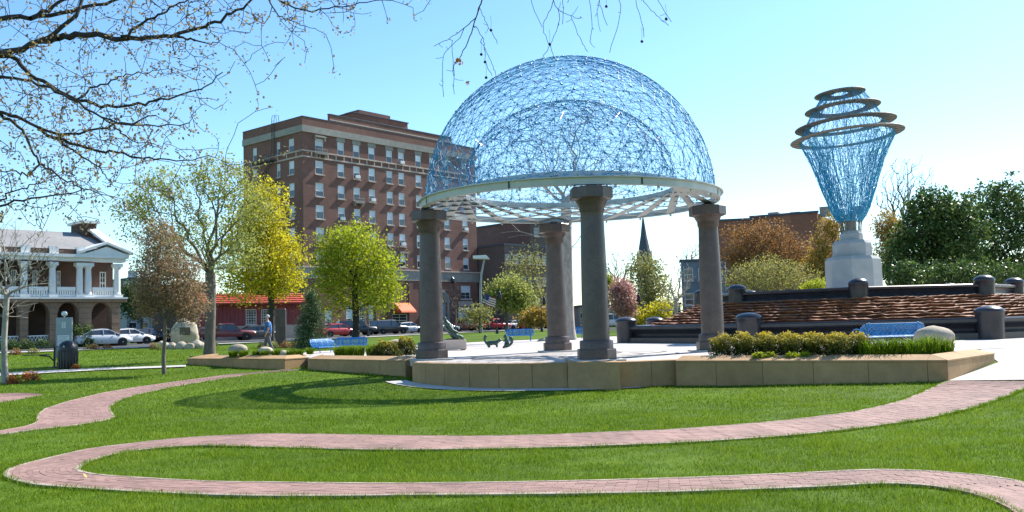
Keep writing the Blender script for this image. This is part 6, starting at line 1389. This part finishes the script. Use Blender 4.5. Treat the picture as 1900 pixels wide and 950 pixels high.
def bronzes():
    # stone plinth planter with seated green bronze figure, and two bronze squirrels on the paving
    d = 43.5; p = at(838, 652, d); pl = thing('stone_trough', 'small pale stone trough planter right of the left column', 'planter', (p.x, p.y, 0), R(6))
    MB().bb(-.85, .7, -.3, .5, 0.05, .5).build('trough', M['trim'], pl, bevel=.02); MB().bb(-.75, .6, -.22, .42, .44, .52).build('soil', M['soil'], pl)
    for s in (-.7, .55): MB().bb(s - .1, s + .1, -.25, .45, 0, .05).build('trough_foot', M['greystone'], pl)
    q = at(838, 640, 45.2); t = thing('bronze_figure', 'green bronze crouching figure on the stone trough', 'statue', (q.x, q.y, 0), R(15))
    J = [(0, 0, .75, .24, .22), (-.1, 0, 1.05, .25, .22), (-.22, 0, 1.3, .17), (-.3, 0, 1.45, .07), (-.36, 0, 1.62, .17), (-.2, .25, 1.22, .09), (-.05, .3, .95, .07), (.25, .2, .85, .06), (-.2, -.25, 1.22, .09), (-.0, -.3, .95, .07), (.3, -.2, .82, .06), (.15, .16, .66, .14), (.55, .18, .62, .1), (.62, .18, .2, .08), (.75, .18, .06, .06), (.15, -.16, .66, .14), (.5, -.2, .6, .1), (.52, -.2, .2, .08), (.66, -.2, .06, .06)]
    E = [(0, 1), (1, 2), (2, 3), (3, 4), (2, 5), (5, 6), (6, 7), (2, 8), (8, 9), (9, 10), (0, 11), (11, 12), (12, 13), (13, 14), (0, 15), (15, 16), (16, 17), (17, 18)]
    skin_body('figure', J, E, M['bronze'], t, (0, 0, 0), 0); MB().bb(-.3, .35, -.3, .3, 0, .55).build('seat_rock', M['bronze'], t, bevel=.08)
    for k, (px, py, dd, rz, lab) in enumerate(((912, 640, 46.0, R(-8), 'green bronze squirrel statue on all fours with raised curled tail'), (941, 641, 45.2, R(185), 'green bronze squirrel statue sitting upright on the paving'))):
        q = at(px, py, dd); t = thing('bronze_squirrel', lab, 'statue', (q.x, q.y, 0), rz, 'bronze animal statues on the plaza'); t.scale = (.74, .74, .74)
        if k == 0:
            J = [(0, 0, .38, .15), (.25, 0, .36, .14), (.45, 0, .42, .1), (.58, 0, .52, .11), (.72, 0, .5, .05), (-.22, 0, .36, .15), (-.4, 0, .4, .08), (-.48, 0, .62, .1), (-.42, 0, .82, .13), (-.28, 0, .86, .09), (.36, .12, .2, .06), (.38, .12, .04, .05), (.36, -.12, .2, .06), (.38, -.12, .04, .05), (-.2, .13, .2, .09), (-.14, .13, .04, .06), (-.2, -.13, .2, .09), (-.14, -.13, .04, .06), (.56, .06, .66, .03), (.56, -.06, .66, .03)]
            E = [(0, 1), (1, 2), (2, 3), (3, 4), (0, 5), (5, 6), (6, 7), (7, 8), (8, 9), (1, 10), (10, 11), (1, 12), (12, 13), (5, 14), (14, 15), (5, 16), (16, 17), (3, 18), (3, 19)]
        else:
            J = [(0, 0, .25, .19), (.04, 0, .48, .15), (.08, 0, .66, .09), (.1, 0, .78, .12), (.24, 0, .76, .05), (-.15, 0, .18, .1), (-.3, 0, .3, .1), (-.33, 0, .55, .13), (-.24, 0, .78, .12), (.14, .1, .5, .05), (.28, .06, .46, .04), (.14, -.1, .5, .05), (.28, -.06, .46, .04), (.12, .14, .12, .1), (.3, .15, .04, .05), (.12, -.14, .12, .1), (.3, -.15, .04, .05), (.07, .06, .92, .03), (.07, -.06, .92, .03)]
            E = [(0, 1), (1, 2), (2, 3), (3, 4), (0, 5), (5, 6), (6, 7), (7, 8), (1, 9), (9, 10), (1, 11), (11, 12), (0, 13), (13, 14), (0, 15), (15, 16), (3, 17), (3, 18)]
        skin_body('squirrel', J, E, M['bronze'], t, (0, 0, 0), 0)
bronzes()
def lamps():
    for px, d, top, lab in ((922, 92, 535, 'black street lamp post near the flag'), (1180, 84, 540, 'black twin globe lamp post right of the blossom tree'), (504, 80, 600, 'x'), (683, 96, 545, 'black lamp post in front of the hotel ground floor windows'), (1005, 98, 545, 'black lamp post seen left of the rear column')):
        if lab == 'x': continue
        p = at(px, 600, d); z = H(p.x, p.y); h = at(px, top, d).z - z; rt = thing('street_lamp', lab, 'street lamp', (p.x, p.y, z), 0, 'black street lamps')
        MB().lathe([(.16, 0), (.16, .25), (.08, .45), (.05, .7), (.045, h - .5)], 12).build('post', M['black'], rt, True)
        MB().tube([(0, 0, h - .55), (.02, 0, h - .2), (.2, 0, h - .05), (.34, 0, h - .2), (.34, 0, h - .4)], .03, 6).build('arm', M['black'], rt)
        MB().lathe([(.03, .1), (.12, 0), (.2, -.45), (.16, -.75), (.02, -.85)], 12, (.34, 0, h - .4)).build('lantern', M['black'], rt, True)
    # tall curved light mast with white hood
    d = 105; p = at(893, 600, d); z = H(p.x, p.y); zt = at(900, 484, d).z; rt = thing('light_mast', 'tall curved pale mast with flat white canopy top beside the hotel', 'light mast', (p.x, p.y, z))
    s = d / F_PX
    MB().tube([(0, 0, 0), (0, 0, zt * .55), (.12, 0, zt * .78), (.55, 0, zt - .1)], [.17, .15, .13, .11], 10).build('mast', M['paleconc'], rt, True)
    MB().hexa([(-.75, -.6, zt), (1.15, -.6, zt - .1), (1.15, .9, zt - .1), (-.75, .9, zt), (-.75, -.6, zt + .3), (.75, -.6, zt + .35), (.75, .9, zt + .35), (-.75, .9, zt + .3)]).build('canopy', M['white'], rt)
    # flag
    d = 96; p = at(912, 600, d); z = H(p.x, p.y); rt = thing('flagpole', 'flag with red and white stripes and blue corner hanging from a slanted pole', 'flag', (p.x, p.y, z)); a = at(903, 580, d); b = at(899, 545, d); o = Vector((p.x, p.y, z))
    MB().tube([a - o + Vector((.3, 0, -1.6)), a - o, b - o], .03, 6).build('pole', M['paleconc'], rt)
    c0 = b - o; ux = Vector((.95, .1, -.42)); uz = Vector((-.28, 0, -1.0)); wd, hh = 1.35, 1.0; n = 10
    fr, fw = mat('flag_red', (.45, .04, .05)), M['white']; fb = mat('flag_blue', (.03, .05, .2))
    for k in range(9):
        mb = MB()
        for i in range(n):
            def P(u, v): return c0 + ux * wd * u + uz * hh * v + Vector((0, .08 * math.sin(u * 7 + v), .03 * math.sin(u * 9)))
            mb.add([P(i / n, k / 9), P((i + 1) / n, k / 9), P((i + 1) / n, (k + 1) / 9), P(i / n, (k + 1) / 9)], [(0, 1, 2, 3)])
        mb.build('stripe', fr if k % 2 == 0 else fw, rt)
    mb = MB()
    for i in range(4): mb.add([P(i / n, 0) + Vector((0, -.015, 0)), P((i + 1) / n, 0) + Vector((0, -.015, 0)), P((i + 1) / n, .55) + Vector((0, -.015, 0)), P(i / n, .55) + Vector((0, -.015, 0))], [(0, 1, 2, 3)])
    mb.build('canton', fb, rt)
    # small cream box with black oval beside the right column
    p = at(1330, 652, 27.2); rt = thing('utility_box', 'small cream square box with black oval emblem at the foot of the right column', 'utility box', (p.x, p.y, .05), R(-3))
    MB().bb(-.03, .03, .02, .06, -.0, .2).build('stake', M['black'], rt); MB().box((0, 0, .3), (.38, .14, .36)).build('housing', M['trim'], rt, bevel=.01); MB().box((.24, 0, .25), (.04, .1, .5)).build('bracket', M['white'], rt)
    ring = MB(); n = 20
    for k in range(n):
        a0, a1 = k * 2 * math.pi / n, (k + 1) * 2 * math.pi / n; f = lambda a, r: (r * .75 * math.cos(a), -.077, .3 + r * math.sin(a))
        ring.add([f(a0, .06), f(a0, .1), f(a1, .1), f(a1, .06)], [(0, 1, 2, 3)])
    ring.build('emblem', M['black'], rt)
lamps()

# ================================================================== SHRUBS, TUFTS, FLOWERS
def shrub(name, label, c, dims, n, seed, leaf, ls, cat='shrub', box=False, group=None, stems=True):
    rng = np.random.default_rng(seed); rt = thing(name, label, cat, c, 0, group); dims = np.array(dims)
    v = rng.normal(0, 1, (n, 3)); v /= np.linalg.norm(v, axis=1, keepdims=True); v[:, 2] = np.abs(v[:, 2])
    if box: v = np.sign(v) * np.abs(v) ** .55
    lump = 1 + .13 * np.sin(v[:, 0] * 9 + seed) * np.sin(v[:, 1] * 8) + .1 * np.sin(v[:, 2] * 11 + v[:, 0] * 7)
    rad = rng.random((n, 1)) ** .22; C = v * rad * lump[:, None] * dims
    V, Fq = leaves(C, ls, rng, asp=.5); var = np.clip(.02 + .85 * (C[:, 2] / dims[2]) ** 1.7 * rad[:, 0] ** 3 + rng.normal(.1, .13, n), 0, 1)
    obj('crown', np_mesh('crown', V, Fq, var), M[leaf], rt)
    k = 26; P1 = C[:k] * .85; sv, sf = tubes_np(np.zeros((k, 3)) + P1 * np.array([.25, .25, 0]), P1, np.full(k, .012), np.full(k, .005), 4); o = obj('stems', np_mesh('stems', sv, sf), M['twig'], rt); o['kind'] = 'stuff'
    return rt
def tuft(name, label, c, r, h, n, seed, m='grass', cat='plant', group=None, wid=.02):
    rng = np.random.default_rng(seed); rt = thing(name, label, cat, c, 0, group)
    a = rng.uniform(0, 6.283, n); rb_ = r * .45 * np.sqrt(rng.random(n)); b = np.stack([np.cos(a) * rb_, np.sin(a) * rb_, np.zeros(n)], 1); a2 = a + rng.normal(0, .8, n); L = h * rng.uniform(.6, 1.15, n); ln = rng.uniform(.3, 1.15, n)
    mid = b + np.stack([np.cos(a2) * L * ln * .3, np.sin(a2) * L * ln * .3, L * .65], 1); tip = b + np.stack([np.cos(a2) * L * ln * .9, np.sin(a2) * L * ln * .9, L * (1 - .35 * ln)], 1)
    w_ = np.stack([-np.sin(a2), np.cos(a2), np.zeros(n)], 1) * wid * .5
    V = np.stack([b - w_, b + w_, mid + w_ * .8, mid - w_ * .8, tip + w_ * .1, tip - w_ * .1], 1).reshape(-1, 3); i = np.arange(n)[:, None] * 6; Fq = np.concatenate([i + np.array([[0, 1, 2, 3]]), i + np.array([[3, 2, 4, 5]])]); var = np.clip(rng.normal(.4, .2, n), 0, 1)
    o = obj('blades', np_mesh('blades', V, Fq, np.concatenate([var, var])), M[m], rt); o['kind'] = 'stuff'
    return rt
# yew hedge in the right planter, made of neighbouring clipped shrubs
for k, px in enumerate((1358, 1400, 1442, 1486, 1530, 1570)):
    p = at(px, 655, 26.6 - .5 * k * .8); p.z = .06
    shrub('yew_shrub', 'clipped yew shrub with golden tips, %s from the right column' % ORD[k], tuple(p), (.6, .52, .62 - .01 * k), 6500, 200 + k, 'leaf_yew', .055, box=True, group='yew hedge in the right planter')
for k, (px, d, s) in enumerate(((1610, 24.2, .5), (1650, 24.0, .55), (1690, 23.9, .55), (1725, 24.2, .6), (1752, 24.6, .5), (1630, 24.9, .5), (1672, 24.8, .5), (1708, 25, .5), (1590, 24.6, .4))):
    p = at(px, 655, d); p.z = .06; tuft('grass_clump', 'lush green strappy grass clump, %s along the right planter after the yew hedge' % ORD[[1, 4, 6, 7, 8, 2, 3, 5, 0][k]], tuple(p),   .5, s * 1.0, 190, 220 + k, group='grass clumps in the right planter', wid=.022)
for k, (px, d) in enumerate(((1408, 25.1), (1428, 25.1), (1470, 24.7), (1495, 24.6))):
    p = at(px, 655, d); p.z = .06; shrub('ground_plant', 'low fresh green plant under the yew hedge, %s from the right column' % ORD[k], tuple(p), (.2, .18, .16), 260, 240 + k, 'leaf_lime', .07, cat='plant', group='low plants before the yew hedge')
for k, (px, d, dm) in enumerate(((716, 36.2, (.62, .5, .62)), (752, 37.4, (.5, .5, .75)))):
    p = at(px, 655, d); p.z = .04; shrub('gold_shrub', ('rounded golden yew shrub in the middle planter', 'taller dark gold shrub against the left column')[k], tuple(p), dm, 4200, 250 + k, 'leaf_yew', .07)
for k, (px, d) in enumerate(((628, 37.9), (648, 37.6), (668, 37.4), (688, 37), (640, 38.4), (662, 38.2), (704, 37.6))):
    p = at(px, 658, d); p.z = .05; tuft('grass_clump', 'green leafy grass clump in the middle planter, %s towards the golden shrub' % ORD[[0, 2, 4, 5, 1, 3, 6][k]], tuple(p), .34, .5, 220, 260 + k, group='grass clumps in the middle planter', wid=.022)
for k, (px, d) in enumerate(((432, 40.7), (452, 40.7), (476, 40.5), (492, 40.2), (512, 40), (540, 39.8), (555, 40.4), (530, 40.8), (575, 42))):
    p = at(px, 660, d); p.z = .05; tuft('grass_clump', 'short green grass clump in the low planter, %s from the maple trunk' % ORD[[0, 1, 2, 3, 4, 6, 7, 5, 8][k]], tuple(p), .34, .36, 200, 280 + k, group='grass clumps in the low planter', wid=.022)
for k, (px, d, r) in enumerate(((25, 33.9, .3), (62, 35.5, .3), (20, 35, .22), (140, 41.5, .2), (50, 36.6, .22))):
    p = at(px, 690, d); z = H(p.x, p.y); shrub('orange_plant', ('orange red plant right beside the sapling trunk', 'orange red plant with brightest tips between sapling and bin', 'small orange plant just behind the sapling', 'tiny orange plant in front of the litter bin', 'low orange plant under the black table')[k], (p.x, p.y, z), (r, r, r * 1.3), 420, 300 + k, 'leaf_red', .07, cat='plant', group='orange red plants by the sidewalk')
for k, (px, d) in enumerate(((24, 72), (50, 73), (78, 74), (104, 76), (-5, 71))):
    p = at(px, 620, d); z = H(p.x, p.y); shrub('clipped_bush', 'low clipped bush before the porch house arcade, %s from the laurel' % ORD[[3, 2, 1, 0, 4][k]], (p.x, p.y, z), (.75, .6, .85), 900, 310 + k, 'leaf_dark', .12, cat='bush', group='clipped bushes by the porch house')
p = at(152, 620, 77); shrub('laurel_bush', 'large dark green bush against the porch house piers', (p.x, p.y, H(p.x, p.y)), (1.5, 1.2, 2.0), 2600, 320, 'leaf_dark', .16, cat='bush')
for k, (px, d) in enumerate(((165, 66), (176, 66), (198, 67), (62, 60), (30, 59), (488, 61), (508, 61), (530, 61), (545, 62), (395, 66), (385, 68), (287, 66), (292, 63))):
    p = at(px, 630, d); z = H(p.x, p.y); shrub('border_plant', ('small %s bedding plant ' % ('rusty' if k % 3 else 'olive')) + ('before the silver sedan door', 'by the silver sedan wheel', 'ahead of the silver sedan bonnet', 'behind the black table', 'behind the sapling trunk', 'left of the stone slab', 'against the stone slab foot', 'right of the stone slab', 'between stone slab and spruce', 'right of the boulder monument', 'beyond the boulder monument rocks', 'left of the boulder monument', 'before the boulder monument rocks')[k], (p.x, p.y, z), (.4, .35, .45), 330, 330 + k, 'leaf_rust' if k % 3 else 'leaf_olive', .1, cat='plant', group='bedding plants along the far lawn edge')
for k, (px, py) in enumerate(((1300, 862), (158, 893), (300, 922), (1238, 796), (690, 822))):      # a few fallen leaves on the paths and grass
    p = gpt(px, py); rg = np.random.default_rng(400 + k); V, Fq = leaves(np.array([[0, 0, .0]]), .06, rg, flat=3); o = obj('fallen_leaf', np_mesh('fallen_leaf', V, Fq), M['gold'], None, (p.x, p.y, p.z + .07)); tag(o, 'dry brown fallen leaf ' + ('on the grass strip inside the brick loop', 'at the bend of the brick loop', 'on the outer edge of the near brick path', 'on the far brick path towards the walkway', 'in the middle of the far brick path')[k], 'leaf', 'fallen dry leaves')
# bird on the lawn by the maple
p = at(359, 645, 46); b_ = blob('bird', M['black'], None, (p.x, p.y, H(p.x, p.y) + .1), (.14, .07, .09), 2, .05, 2); tag(b_, 'small black bird on the lawn left of the maple trunk', 'bird')
blob('head', M['black'], b_, (-.12, 0, .07), (.05, .045, .05), 1, 0, 2); MB().prism_y([(-.16, .08), (-.22, .06), (-.16, .055)], -.01, .01).build('beak', M['black'], b_); MB().prism_y([(.1, .02), (.26, .06), (.12, -.03)], -.03, .03).build('tail', M['black'], b_)
for s in (-1, 1): MB().tube([(.0, s * .03, -.02), (.0, s * .03, -.1)], .006, 4).build('leg', M['black'], b_)
